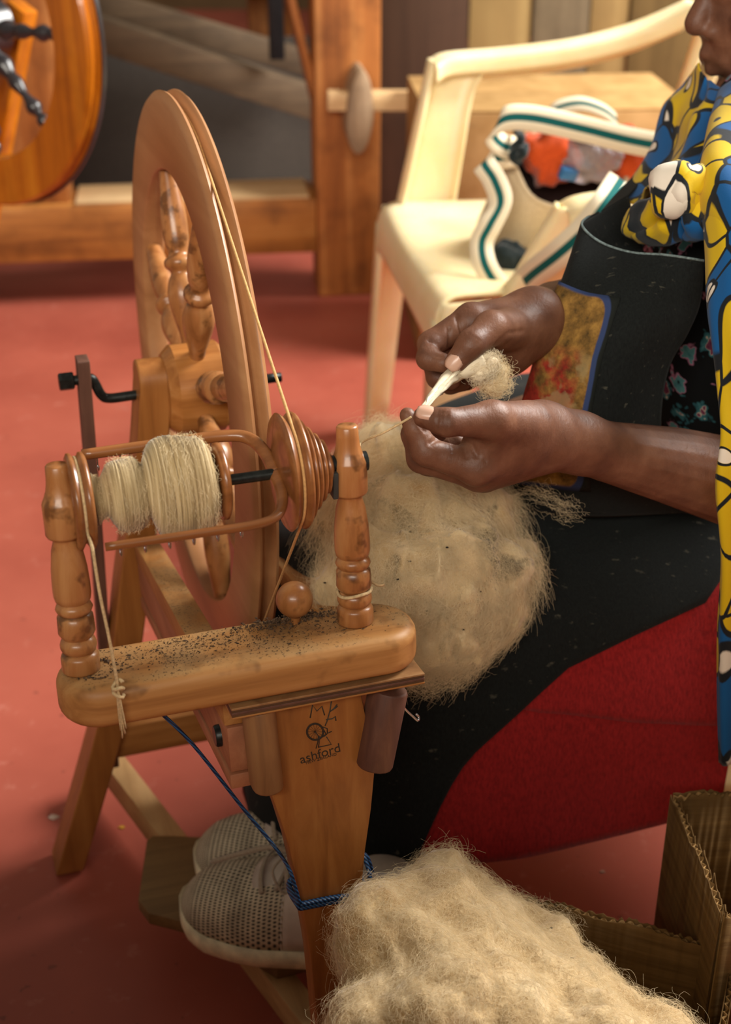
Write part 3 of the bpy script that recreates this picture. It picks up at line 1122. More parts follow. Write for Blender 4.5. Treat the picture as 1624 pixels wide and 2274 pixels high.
wr = []
for lev, sh in ((0, 0), (9, .0006)):
    lft, rgt = legw(664, 2003 + lev, .003), legw(806, 1975 + lev, .003)
    lfb, rgb_ = legw(664, 2003 + lev, -.028), legw(806, 1975 + lev, -.028)
    corner = [lft, (lft + rgt) / 2, rgt, rgb_, (lfb + rgb_) / 2, lfb]
    wr.append(tube_data(smooth_prof(corner + [lft], 6), .0021, 8))
start = gl(lb_(352, 1578, .0))
c1 = gl(lb_(430, 1655, .0))
c2 = gl(lb_(540, 1795, .0))
c3 = gl(lb_(610, 1880, -.01))
wr.append(tube_data(smooth_prof([start, c1, c2, c3, legw(640, 1925, .002), legw(652, 1960, .004), legw(663, 2000, .004)], 6), .0014, 8))
wr.append(tube_data(smooth_prof([legw(806, 1975, .004), legw(818, 1940, .004), legw(812, 1905, -.004), legw(822, 1915, -.004), legw(832, 1945, -.006)], 5), .0017, 8))
V, Fc = merge(wr)
tag(from_data('cord', V, Fc, 'blue_cord'), 'thin blue cord tied round the spinning wheel front leg', 'cord')
# threading hook hanging under the plywood
hk = [gl(lb_(872, 1500, -.02)), gl(lb_(882, 1540, -.022)), gl(lb_(898, 1572, -.022)), gl(lb_(918, 1592, -.022)), gl(lb_(928, 1600, -.022)), gl(lb_(930, 1592, -.020)), gl(lb_(924, 1586, -.020))]
tag(tube('threading_hook', smooth_prof(hk, 5), .0010, 'steel_wire', seg=8), 'bent steel threading hook hanging under the plywood plate', 'hook')

for i_, (px, py, mt, lb, r_) in enumerate(((270, 1838, 'amber_scrap', 'tiny yellow scrap on the red floor beside the treadle bar', .0035), (120, 1815, 'plaster_bit', 'pale plaster fleck stuck to the red floor by the wheel leg', .006), (1338, 1937, 'plaster_bit', 'small pale crumb on the floor under the red skirt', .0028))):
    if mt not in MATS:
        plain(mt, srgb(206, 150, 40) if 'amber' in mt else srgb(186, 160, 142), rough=.9)
    q = pz_(px, py, 0.0)
    g_ = np.random.default_rng(i_ + 50)
    ol = [(r_ * (.7 + .6 * g_.random()) * math.cos(a), r_ * (.5 + .5 * g_.random()) * math.sin(a)) for a in np.linspace(0, 2 * PI, 9, endpoint=False)]
    tag(prism('floor_scrap', ol, .0012, Matrix.Translation((q[0], q[1], .0007)), mt, bevel=.0003, seg=1), lb, 'scrap')
# ================================================================ plastic armchairs
t = NT('cream_plastic')
v = t.coord(scale=(9, 9, 9))
n1 = t.noise(v, 1.0, 4)
t.base(t.ramp(n1, [(.3, srgb(230, 208, 156)), (.7, srgb(246, 230, 188))]))
t.b.inputs['Subsurface Weight'].default_value = .25
t.b.inputs['Subsurface Radius'].default_value = (.02, .012, .004)
t.b.inputs['Subsurface Scale'].default_value = .5
t.set(.38, .4)


def make_chair(loc, rz, label, arms=True):
    ch = empty('plastic_armchair' if arms else 'plastic_chair', loc, label, 'chair', rz=rz)
    # seat: shallow dish with a rolled front apron
    rows = []
    for k, y in enumerate(np.linspace(.21, -.215, 9)):
        row = []
        for x in np.linspace(-1, 1, 9):
            hw = .205 + .035 * (k / 8)
            z = .432 - .016 * (1 - x * x) * math.sin(PI * min(1, (k + 1.5) / 9)) + .002
            row.append((x * hw, y - .012 * (1 - abs(x) ** 3) * (k == 8), z))
        rows.append(row)
    rows.append([(x * .247, -.236 - .010 * (1 - x * x), .420) for x in np.linspace(-1, 1, 9)])
    rows.append([(x * .250, -.242 - .010 * (1 - x * x), .395) for x in np.linspace(-1, 1, 9)])
    rows.append([(x * .252, -.244 - .010 * (1 - x * x), .352 + .028 * (1 - x * x)) for x in np.linspace(-1, 1, 9)])
    sheet('seat', cr_grid(rows, 4, 3), 'cream_plastic', ch, .005)
    for s in (-1, 1):
        # side apron under the seat
        rows = [[(s * (.248 - .038 * (y + .23) / .44), y, .428) for y in np.linspace(-.235, .21, 6)],
                [(s * (.254 - .038 * (y + .23) / .44), y, .40) for y in np.linspace(-.24, .21, 6)],
                [(s * (.257 - .036 * (y + .23) / .44), y, .375 - .02 * abs(y + .01) / .2) for y in np.linspace(-.243, .212, 6)]]
        sheet('side_apron', cr_grid(rows, 4, 3), 'cream_plastic', ch, .005)
        # front leg: L section, splayed
        def lleg(x0, y0, x1, y1, zt, fy):
            rows = []
            for f in np.linspace(0, 1, 7):
                x, y, z = x0 + (x1 - x0) * f, y0 + (y1 - y0) * f, zt * (1 - f)
                w = .060 - .018 * f
                rows.append([(x - s * w, y, z), (x - s * w * .5, y, z), (x - s * .006, y, z), (x, y + fy * .006, z), (x, y + fy * w * .5, z), (x, y + fy * w, z)])
            sheet('leg', np.array(rows), 'cream_plastic', ch, .006)
        lleg(s * .256, -.243, s * .283, -.262, .40, 1)
        lleg(s * .222, .215, s * .245, .262, .43, -1)
        # arm: wide flat rest with a lip, on a slanting front post
        if not arms:
            continue
        dy, dz, dx = (.072, -.092, .012) if s > 0 else (0, 0, 0)      # the near arm is bent down and back
        pts = [(s * .268, -.150, .655), (s * .282, -.120, .664), (s * .288, -.02, .668), (s * .287, .10, .680), (s * .276, .20, .705), (s * .240, .275, .745)]
        rows = []
        for i_, (x, y, z) in enumerate(pts):
            f_ = 1 - .30 * i_ / 5 if s > 0 else 0
            x, y, z = x + dx * f_, y + dy * f_, z + dz * f_
            rows.append([(x - s * .030, y, z - .026), (x - s * .030, y, z - .004), (x - s * .022, y, z), (x + s * .014, y, z), (x + s * .028, y, z - .006), (x + s * .032, y, z - .050)])
        sheet('armrest', cr_grid(rows, 3, 5), 'cream_plastic', ch, .006)
        rows = []
        for f in np.linspace(0, 1, 7):
            z = .415 + (.660 + dz - .415) * f
            yf = -.215 + dy * .9 + .062 * f
            yb = -.118 + dy * .9 + .045 * f + .03 * max(0, f - .8) / .2
            x = s * (.243 + .046 * f)
            rows.append([(x - s * .03, yf + .006, z), (x - s * .006, yf, z), (x, yf + .008, z), (x + s * .002, (yf + yb) / 2, z), (x, yb - .004, z), (x - s * .012, yb, z)])
        sheet('arm_post', cr_grid(rows, 2, 3), 'cream_plastic', ch, .006)
    # back: frame with a bowed top and five slats
    for s in (-1, 1):
        rows = []
        for f in np.linspace(0, 1, 8):
            z = .40 + .45 * f
            y = .215 + .10 * f
            x = s * (.215 + .02 * math.sin(PI * f) - .03 * max(0, f - .8) / .2)
            rows.append([(x - s * .045, y + .003, z), (x - s * .02, y, z), (x, y + .002, z), (x + s * .004, y + .016, z)])
        sheet('back_post', np.array(rows), 'cream_plastic', ch, .006)
    rows = [[(x * .20, .305 + .03 * (1 - x * x), .80 + .035 * (1 - x * x)) for x in np.linspace(-1, 1, 9)], [(x * .20, .312 + .032 * (1 - x * x), .845 + .04 * (1 - x * x)) for x in np.linspace(-1, 1, 9)], [(x * .19, .322 + .032 * (1 - x * x), .865 + .045 * (1 - x * x)) for x in np.linspace(-1, 1, 9)]]
    sheet('top_rail', cr_grid(rows, 3, 3), 'cream_plastic', ch, .008)
    for x in (-.12, -.06, 0, .06, .12):
        rows = [[(x + d, .215 + .03 * f + .085 * f * f + .01, .415 + .41 * f) for d in (-.019, 0, .019)] for f in np.linspace(0, 1, 7)]
        sheet('slat', np.array(rows), 'cream_plastic', ch, .005)
    return ch


chair_bg = make_chair((.30, 2.16, 0), R(-81), 'empty cream plastic armchair with a canvas bag on its seat')
chair_w = make_chair((.508, 1.44, 0), R(-72), 'cream plastic chair under the seated person', arms=False)

# ---------------------------------------------------------------- canvas bag on the far chair
cloth_mat('canvas', srgb(214, 196, 164), srgb(186, 166, 134), scale=500, sheen=.1)
cloth_mat('bag_lining', srgb(54, 30, 26), scale=500)
cloth_mat('orange_cloth', srgb(208, 84, 30), srgb(176, 62, 20), scale=500)
cloth_mat('dark_cloth', srgb(30, 44, 46), srgb(18, 26, 28), scale=500)
plain('blue_plastic', srgb(34, 104, 160), rough=.3)
t = NT('clear_plastic')
t.base(srgb(200, 190, 196))
t.b.inputs['Transmission Weight'].default_value = .7
v = t.coord(scale=(60, 60, 60))
t.bump(t.noise(v, 1.0, 4), .8, .01)
t.set(.15, .6)
t = NT('strap_web')
tc = t.n('ShaderNodeTexCoord')
sx = t.n('ShaderNodeSeparateXYZ')
t.l(tc.outputs['UV'], sx.inputs[0])
k = t.math('ABSOLUTE', t.math('SUBTRACT', sx.outputs[0], .5))
c = t.ramp(k, [(.13, srgb(14, 84, 82)), (.16, srgb(224, 210, 182))])
t.base(c)
t.set(.9, .2)

bag = empty('canvas_bag', (.29, 2.14, .433), 'open canvas tote with teal striped straps on the plastic chair', 'bag')
BO = np.array([.29, 2.14, .433])
# loft from the slumped bottom to the tilted open mouth
c0, c1 = np.array([.262, 2.15, .437]), py_(1268, 362, 2.10)
rows, inner = [], []
axu = np.array([.97, .10, -.10])
axu /= np.linalg.norm(axu)
nrm = np.array([-.12, -.72, .68])
nrm /= np.linalg.norm(nrm)
axv = np.cross(nrm, axu)
NS = 40
for i, f in enumerate(np.linspace(0, 1, 12)):
    ctr = c0 + (c1 - c0) * f
    ru = .072 + .030 * math.sin(PI * (.25 + .6 * f))
    rv = .055 + .014 * f
    w = f ** 1.3
    u_ = np.array([1.0, 0, 0]) * (1 - w) + axu * w
    v_ = np.array([0, 1.0, .0]) * (1 - w) + axv * w
    row = []
    for kk in range(NS):
        a = 2 * PI * kk / NS
        fold = 1 + .07 * math.sin(3 * a + 1 + 2 * f) * (1 - .5 * f) + .03 * math.sin(7 * a + 5 * f)
        sag = -.014 * w * math.sin(a) ** 2
        row.append(ctr + u_ * ru * fold * math.cos(a) + v_ * rv * fold * math.sin(a) + np.array([0, 0, sag]))
    rows.append(row)
rows = np.array(rows) - BO
rows = np.concatenate([rows, rows[:, :1]], 1)
sheet('body', rows, 'canvas', bag, .003)
lin = rows.copy()
cen = lin.mean(1, keepdims=True)
sheet('lining', cen + (lin - cen) * .955, 'bag_lining', bag, .001)
from_data('bottom', list(rows[0, :-1]) + [rows[0, :-1].mean(0)], [(i, (i + 1) % NS, NS) for i in range(NS)], 'canvas', bag)
V, Fc = tube_data([tuple(q) for q in rows[-1, :-1]], .004, 8, closed=True)
from_data('rim_binding', V, Fc, 'canvas', bag)


def crumple(name, px, py, y, r, mat, seed, parent=None, sc=(1, 1, 1), off=BO, nz=40):
    bm = bmesh.new()
    bmesh.ops.create_icosphere(bm, subdivisions=4, radius=1)
    P = np.array([v.co[:] for v in bm.verts])
    d = 1 + .28 * vnoise(P, 3.0, seed, 4) + .10 * np.abs(vnoise(P, 7, seed + 1, 3))
    ctr = py_(px, py, y) - off
    for v, p, s in zip(bm.verts, P, d):
        v.co = Vector(ctr + p * s * r * np.array(sc))
    return from_bm(name, bm, mat, parent, smooth=True)


def thing_crumple(name, px, py, y, r, mat, seed, label, cat, sc=(1, 1, 1)):
    return tag(crumple(name, px, py, y, r, mat, seed, None, sc, np.zeros(3)), label, cat)


thing_crumple('folded_cloth', 1222, 350, 2.10, .040, 'orange_cloth', 3, 'bright orange cloth bunched in the mouth of the canvas bag', 'cloth', (1.0, .8, 1.0))
thing_crumple('folded_cloth', 1385, 340, 2.12, .038, 'orange_cloth', 5, 'red-orange cloth at the far end of the canvas bag', 'cloth', (1.0, .8, 1.1))
thing_crumple('plastic_bag', 1310, 350, 2.085, .040, 'clear_plastic', 9, 'crinkled clear plastic bag inside the canvas bag', 'plastic bag', (1.1, .8, .9))
bl = tag(box('small_packet', (.026, .014, .018), tuple(py_(1262, 385, 2.06)), 'blue_plastic', rot=(.3, .2, .3), bevel=.002), 'small bright blue packet lying in the canvas bag', 'packet')


def strap(pix, wd, width, name='strap'):
    pts = [py_(*p) - BO for p in pix]
    o = ribbon(name, pts, [np.array(w, float) for w in wd], width, 'strap_web', bag, .0024, 7)
    return o


strap([(1160, 330, 2.08), (1120, 325, 2.04), (1097, 300, 2.03), (1118, 265, 2.03), (1180, 262, 2.03), (1290, 285, 2.02), (1400, 312, 2.0), (1500, 330, 1.98)],
      [(.1, .5, .85), (.1, .6, .8), (.6, .6, .4), (.1, .3, .95), (.1, .3, .95), (.1, .3, .95), (.1, .3, .95), (.1, .3, .95)], .036)
strap([(1150, 345, 2.06), (1100, 352, 2.03), (1075, 362, 2.02), (1098, 400, 2.01), (1112, 450, 2.00), (1088, 500, 1.99), (1070, 540, 1.985), (1078, 590, 1.97), (1110, 640, 1.96), (1135, 655, 1.955)],
      [(.1, .3, .9), (.1, .3, .9), (.7, .2, .5), (.9, 0, .35), (.95, 0, .2), (.9, 0, -.3), (.9, 0, -.2), (.9, 0, .3), (.8, 0, .6), (.6, 0, .8)], .034)
strap([(1135, 655, 1.952), (1180, 612, 1.86), (1240, 565, 1.80), (1300, 510, 1.79), (1350, 445, 1.80), (1380, 400, 1.86)],
      [(-.55, .1, .8), (-.6, .1, .75), (-.62, .1, .75), (-.66, .1, .7), (-.75, .1, .6), (-.8, .1, .5)], .038)
strap([(1215, 262, 2.20), (1240, 240, 2.20), (1290, 230, 2.19), (1340, 245, 2.18), (1370, 268, 2.18)], [(0, .8, .5)] * 5, .03)
kp = [py_(*p) - BO for p in ((1148, 290, 2.06), (1158, 310, 2.03), (1140, 330, 2.04), (1165, 335, 2.02), (1150, 352, 2.03), (1168, 325, 2.04), (1138, 345, 2.03), (1155, 362, 2.03))]
tube('buckle_cord', smooth_prof(kp, 5), .0065, 'dark_cloth', bag, seg=8)
crumple('dark_lump', 1130, 585, 2.04, .038, 'dark_cloth', 12, bag, (.8, .6, .9))  # dark crumpled lump inside the strap loop

# ---------------------------------------------------------------- cartons
t = NT('cardboard')
v = t.coord(scale=(18, 18, 18))
n1 = t.noise(v, 1.0, 5)
t.base(t.ramp(n1, [(.3, srgb(146, 112, 66)), (.7, srgb(176, 140, 90))]))
t.set(.85, .15)
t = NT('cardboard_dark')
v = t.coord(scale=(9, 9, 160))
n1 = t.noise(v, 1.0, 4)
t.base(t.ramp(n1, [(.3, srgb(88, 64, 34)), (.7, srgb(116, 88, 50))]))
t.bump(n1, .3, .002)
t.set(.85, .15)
t = NT('cardboard_print')
v = t.coord(scale=(18, 18, 18))
n1 = t.noise(v, 1.0, 5)
c = t.ramp(n1, [(.3, srgb(160, 124, 76)), (.7, srgb(186, 150, 100))])
v2 = t.coord(scale=(26, 26, 60), rot=(0, R(-20), 0))
n2 = t.noise(v2, 1.0, 2, .4)
v3 = t.coord(scale=(7, 7, 7), loc=(3, 1, 5))
n3 = t.ramp(t.noise(v3, 1.0, 1), [(.54, (0, 0, 0)), (.58, (1, 1, 1))])
mk = t.math('MULTIPLY', t.ramp(n2, [(.52, (0, 0, 0)), (.56, (1, 1, 1))]), n3)
t.base(t.mix(t.math('MULTIPLY', mk, .6), c, srgb(84, 66, 50)))
t.set(.85, .15)
cb = empty('closed_carton', (.36, 2.92, 0), 'tan closed carton with faded print behind the plastic chair', 'carton', rz=R(4))
box('side', (.52, .006, .50), (0, -.17, .25), 'cardboard_print', cb, bevel=.001)
box('side', (.52, .006, .50), (0, .17, .25), 'cardboard', cb, bevel=.001)
for s in (-1, 1):
    box('side', (.006, .334, .50), (s * .257, 0, .25), 'cardboard', cb, bevel=.001)
box('flap', (.52, .17, .005), (0, -.086, .503), 'cardboard', cb, bevel=.001)
box('flap', (.52, .17, .005), (0, .086, .503), 'cardboard', cb, bevel=.001)


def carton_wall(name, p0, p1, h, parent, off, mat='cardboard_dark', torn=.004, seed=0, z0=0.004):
    """corrugated wall: two liners and a fluted core, ragged top edge"""
    p0, p1 = np.array(p0, float), np.array(p1, float)
    L = np.linalg.norm(p1 - p0)
    d = (p1 - p0) / L
    nn = np.array([-d[1], d[0]])
    n = int(L / .003)
    g = np.random.default_rng(seed)
    rag = np.cumsum(g.normal(size=n)) * .0009
    rag -= np.linspace(rag[0], rag[-1], n)
    rag += g.normal(size=n) * .0006
    for sgn in (-1, 1):
        rr_ = rag + (g.normal(size=n) * torn * .35 if sgn > 0 else 0)
        G = np.zeros((2, n, 3))
        for i in range(n):
            q = p0 + d * L * i / (n - 1) + nn * sgn * .0026 - off[:2]
            G[0, i] = (*q, z0 - off[2])
            G[1, i] = (*q, h + rr_[i] - off[2])
        sheet(name, G, mat, parent, .0010)
    m = int(L / .0012)
    G = np.zeros((2, m, 3))
    for i in range(m):
        f = i / (m - 1)
        q = p0 + d * L * f + nn * .0019 * math.sin(2 * PI * L * f / .0075) - off[:2]
        hh = h + np.interp(f * (n - 1), np.arange(n), rag) - .001
        G[0, i] = (*q, z0 - off[2])
        G[1, i] = (*q, hh - off[2])
    o = sheet(name + '_fluting', G, 'cardboard', parent, .0005)
    return o


A0, A1 = np.array([.078, .935]), np.array([.302, .855])
dA = (A1 - A0) / np.linalg.norm(A1 - A0)
nA = np.array([dA[1], -dA[0]])
A2, A3 = A1 + nA * .36, A0 + nA * .36
boxA = empty('open_carton', (*((A0 + A2) / 2), 0), 'open brown corrugated carton heaped with raw wool', 'carton')
offA = np.array([*((A0 + A2) / 2), 0])
for k, (a, b) in enumerate(((A0, A1), (A1, A2), (A2, A3), (A3, A0))):
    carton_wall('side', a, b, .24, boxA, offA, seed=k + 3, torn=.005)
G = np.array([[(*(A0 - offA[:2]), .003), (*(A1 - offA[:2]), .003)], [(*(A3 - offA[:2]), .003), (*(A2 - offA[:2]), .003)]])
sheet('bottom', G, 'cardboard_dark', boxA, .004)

B0, B1 = pz_(1497, 1765, .30)[:2], pz_(1630, 2085, .30)[:2]
B1 = B0 + (B1 - B0) * .85
dB = (B1 - B0) / np.linalg.norm(B1 - B0)
nB = np.array([-dB[1], dB[0]])
if nB[0] < 0:
    nB = -nB
B2, B3 = B1 + nB * .26, B0 + nB * .26
offB = np.array([*((B0 + B2) / 2), 0])
boxB = empty('open_carton', offB, 'dark open carton standing in the shadow beside the skirt', 'carton')
for k, (a, b) in enumerate(((B0, B1), (B1, B2), (B2, B3), (B3, B0))):
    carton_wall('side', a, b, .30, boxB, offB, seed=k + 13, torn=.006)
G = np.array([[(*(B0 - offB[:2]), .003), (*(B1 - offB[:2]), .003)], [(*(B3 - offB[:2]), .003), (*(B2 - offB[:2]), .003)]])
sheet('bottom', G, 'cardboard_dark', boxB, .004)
cu = bpy.data.curves.new('carton_lettering', 'FONT')
cu.body = 'MIT'
cu.size = .026
cu.extrude = .0002
tmp = bpy.data.objects.new('tmp', cu)
COL.objects.link(tmp)
me = bpy.data.meshes.new_from_object(tmp.evaluated_get(bpy.context.evaluated_depsgraph_get()))
bpy.data.objects.remove(tmp)
dd = (B0 - B3)
qa = B0 * .70 + B3 * .30
me.transform(Matrix.Translation((qa[0] - offB[0], qa[1] - offB[1] - .0045, .155)) @ Matrix.Rotation(math.atan2(-dd[1], -dd[0]), 4, 'Z') @ Matrix.Rotation(PI / 2, 4, 'X'))
me.materials.clear()
me.materials.append(MATS['ink'])
link(bpy.data.objects.new('lettering', me), boxB)
# ================================================================ the woman
t = NT('skin')
v = t.coord(scale=(38, 38, 38))
n1 = t.noise(v, 1.0, 5, .6)
v2 = t.coord(scale=(330, 330, 330))
n2 = t.noise(v2, 1.0, 3, .6)
v3 = t.coord(scale=(120, 30, 60), rot=(0, .4, .3))
n3 = t.noise(v3, 1.0, 4, .65, .6)
c = t.ramp(n1, [(.3, srgb(86, 54, 39)), (.55, srgb(108, 71, 52)), (.8, srgb(128, 89, 67))])
t.base(c)
h = t.math('ADD', t.math('MULTIPLY', n2, .5), t.math('MULTIPLY', n3, .9))
t.bump(h, .45, .0012)
t.b.inputs['Subsurface Weight'].default_value = .12
t.b.inputs['Subsurface Radius'].default_value = (.01, .004, .002)
t.b.inputs['Subsurface Scale'].default_value = .3
t.set(.50, .32)
plain('nail', srgb(204, 164, 142), rough=.3, spec=.5, var=.05)
plain('hair_black', srgb(20, 17, 16), rough=.7, var=.3, scale=200, bump=.6)
cloth_mat('apron_black', srgb(26, 30, 29), srgb(13, 16, 16), scale=700, lint=.3, sheen=.02)
cloth_mat('skirt_red', srgb(164, 34, 34), srgb(120, 20, 22), scale=420, sheen=.05, bump=.5)

t = NT('floral_print')
v = t.coord(scale=(30, 30, 30))
dn = t.n('ShaderNodeTexNoise')
dn.inputs['Scale'].default_value = 2.0
t.l(v, dn.inputs['Vector'])
vm = t.n('ShaderNodeVectorMath', operation='ADD')
sc_ = t.n('ShaderNodeVectorMath', operation='SCALE')
t.l(dn.outputs['Color'], sc_.inputs[0])
sc_.inputs['Scale'].default_value = .5
t.l(v, vm.inputs[0])
t.l(sc_.outputs[0], vm.inputs[1])
vo = t.n('ShaderNodeTexVoronoi', feature='F1')
vo.inputs['Scale'].default_value = 1.25
t.l(vm.outputs[0], vo.inputs['Vector'])
vo2 = t.n('ShaderNodeTexVoronoi', feature='F1')
vo2.inputs['Scale'].default_value = 5.0
t.l(vm.outputs[0], vo2.inputs['Vector'])
dd_ = t.math('ADD', vo.outputs['Distance'], t.math('MULTIPLY', vo2.outputs['Distance'], .35))
petal = t.ramp(dd_, [(.20, srgb(40, 20, 30)), (.26, srgb(104, 48, 70)), (.44, srgb(120, 60, 84)), (.47, srgb(210, 190, 170)), (.50, srgb(66, 120, 126)), (.62, srgb(40, 84, 92)), (.66, srgb(16, 18, 20))], 'LINEAR')
leaf = t.ramp(dd_, [(.15, srgb(24, 40, 44)), (.22, srgb(70, 128, 134)), (.46, srgb(96, 150, 152)), (.50, srgb(196, 130, 160)), (.60, srgb(16, 18, 20))], 'LINEAR')
sep = t.n('ShaderNodeSeparateColor')
t.l(vo.outputs['Color'], sep.inputs[0])
t.base(t.mix(t.ramp(sep.outputs[0], [(.49, (0, 0, 0)), (.51, (1, 1, 1))]), petal, leaf))
t.set(.9, .2)

t = NT('scarf_print')
v = t.coord(scale=(21, 21, 15))
dn = t.n('ShaderNodeTexNoise')
dn.inputs['Scale'].default_value = .9
dn.inputs['Detail'].default_value = 0
t.l(v, dn.inputs['Vector'])
vm = t.n('ShaderNodeVectorMath', operation='ADD')
sc_ = t.n('ShaderNodeVectorMath', operation='SCALE')
t.l(dn.outputs['Color'], sc_.inputs[0])
sc_.inputs['Scale'].default_value = 1.1
t.l(v, vm.inputs[0])
t.l(sc_.outputs[0], vm.inputs[1])
vo = t.n('ShaderNodeTexVoronoi', feature='F1')
ve = t.n('ShaderNodeTexVoronoi', feature='DISTANCE_TO_EDGE')
for q in (vo, ve):
    q.inputs['Scale'].default_value = 1.15
    t.l(vm.outputs[0], q.inputs['Vector'])
sep = t.n('ShaderNodeSeparateColor')
t.l(vo.outputs['Color'], sep.inputs[0])
c = t.ramp(sep.outputs[0], [(0, srgb(206, 172, 14)), (.52, srgb(8, 82, 140)), (.80, srgb(222, 212, 196)), (.94, srgb(26, 34, 40))], 'CONSTANT')
blob = t.ramp(vo.outputs['Distance'], [(.16, (1, 1, 1)), (.19, (0, 0, 0))])
ring = t.ramp(vo.outputs['Distance'], [(.17, (0, 0, 0)), (.18, (1, 1, 1)), (.225, (1, 1, 1)), (.24, (0, 0, 0))])
isy = t.ramp(sep.outputs[1], [(.45, (0, 0, 0)), (.46, (1, 1, 1))], 'CONSTANT')
c = t.mix(t.math('MULTIPLY', blob, isy), c, srgb(226, 214, 196))
c = t.mix(t.math('MULTIPLY', ring, isy), c, srgb(18, 22, 26))
line = t.ramp(ve.outputs['Distance'], [(.035, (1, 1, 1)), (.055, (0, 0, 0))])
c = t.mix(line, c, srgb(16, 22, 28))
t.base(c)
v5 = t.coord(scale=(700, 700, 700))
t.bump(t.noise(v5, 1.0, 2), .15, .0006)
t.set(.75, .25, sheen=.1)

PO = np.array([.44, 1.40, 0])
person = empty('person', PO, 'person seated in dark apron, red skirt and printed scarf, drafting wool', 'person')
FWD = np.array([-.95, -.31, 0])
FWD /= np.linalg.norm(FWD)
LAT = np.array([.31, -.95, 0])
LAT /= np.linalg.norm(LAT)                      # towards her left side


def cap(p, q, r0, r1, seg=20, flat=None):
    """tapered capsule; flat = (direction, factor) squashes the section"""
    p, q = np.asarray(p, float), np.asarray(q, float)
    ax = q - p
    L = np.linalg.norm(ax)
    ax = ax / L if L > 1e-9 else np.array([0, 0, 1.0])
    u = np.cross(ax, [0.31, .57, .76])
    u /= np.linalg.norm(u)
    w = np.cross(ax, u)
    prof = [(r0 * math.cos(a), r0 * math.sin(a)) for a in np.linspace(-PI / 2, 0, 6)] + [(r1 * math.cos(a), L + r1 * math.sin(a)) for a in np.linspace(0, PI / 2, 6)]
    V = []
    for r, h in prof:
        r = max(r, 1e-5)
        for k in range(seg):
            a = 2 * PI * k / seg
            d = u * math.cos(a) * r + w * math.sin(a) * r
            if flat is not None:
                f = np.asarray(flat[0], float)
                d = d - f * (d @ f) * (1 - flat[1])
            V.append(p + ax * h + d)
    n = len(prof)
    Fc = [(i * seg + k, i * seg + (k + 1) % seg, (i + 1) * seg + (k + 1) % seg, (i + 1) * seg + k) for i in range(n - 1) for k in range(seg)]
    Fc += [tuple(range(seg))[::-1], tuple((n - 1) * seg + k for k in range(seg))]
    return V, Fc


def ell(c, axes, seg=24):
    """ellipsoid: axes = three vectors"""
    V, Fc = [], []
    A = np.array(axes, float)
    n = 14
    for i in range(n + 1):
        th = PI * i / n
        for k in range(seg):
            a = 2 * PI * k / seg
            d = np.array([max(math.sin(th), 1e-4) * math.cos(a), max(math.sin(th), 1e-4) * math.sin(a), math.cos(th)])
            V.append(np.asarray(c) + d @ A)
    Fc = [(i * seg + k, (i + 1) * seg + k, (i + 1) * seg + (k + 1) % seg, i * seg + (k + 1) % seg) for i in range(n) for k in range(seg)]
    Fc += [tuple(range(seg)), tuple(n * seg + k for k in range(seg))[::-1]]
    return V, Fc


def remesh(parts, voxel, smooth_it=4, fac=.5):
    V, Fc = merge(parts)
    me = bpy.data.meshes.new('tmp')
    me.from_pydata([tuple(map(float, v)) for v in V], [], Fc)
    bm = bmesh.new()
    bm.from_mesh(me)
    bmesh.ops.recalc_face_normals(bm, faces=bm.faces)
    bm.to_mesh(me)
    bm.free()
    o = bpy.data.objects.new('tmp', me)
    COL.objects.link(o)
    md = o.modifiers.new('r', 'REMESH')
    md.mode = 'VOXEL'
    md.voxel_size = voxel
    if smooth_it:
        sm = o.modifiers.new('s', 'SMOOTH')
        sm.factor, sm.iterations = fac, smooth_it
    dg = bpy.context.evaluated_depsgraph_get()
    dg.update()
    out = bpy.data.meshes.new_from_object(o.evaluated_get(dg))
    bpy.data.objects.remove(o)
    return out


def mesh_child(name, me, mat, parent, off):
    me.transform(Matrix.Translation([-float(x) for x in off]))
    me.materials.clear()
    me.materials.append(MATS[mat])
    me.polygons.foreach_set('use_smooth', [True] * len(me.polygons))
    o = bpy.data.objects.new(name, me)
    return link(o, parent)


P3 = lambda L: [np.array(py_(*q)) for q in L]
body = []


def chain(pts, rad, flat=None):
    for i in range(len(pts) - 1):
        body.append(cap(pts[i], pts[i + 1], rad[i], rad[i + 1], flat=flat))


# --- left (near) hand: palm up, thumb and index pinching the yarn
Lw = py_(1207, 968, .985)
l_idx = P3([(1058, 1040, .925), (946, 1002, .922), (922, 950, .926), (905, 922, .930)])
l_mid = P3([(1062, 1052, .944), (936, 1018, .941), (917, 964, .946), (930, 938, .948)])
l_rng = P3([(1072, 1054, .962), (950, 1026, .960), (950, 978, .964), (975, 962, .964)])
l_lit = P3([(1088, 1048, .977), (990, 1030, .976), (994, 990, .978), (1016, 980, .978)])
l_th = P3([(1172, 946, .958), (1092, 933, .922), (992, 938, .900), (942, 926, .905)])


def caps_chain(pts, rad):
    return [(pts[i], pts[i + 1], rad[i], rad[i + 1]) for i in range(len(pts) - 1)]


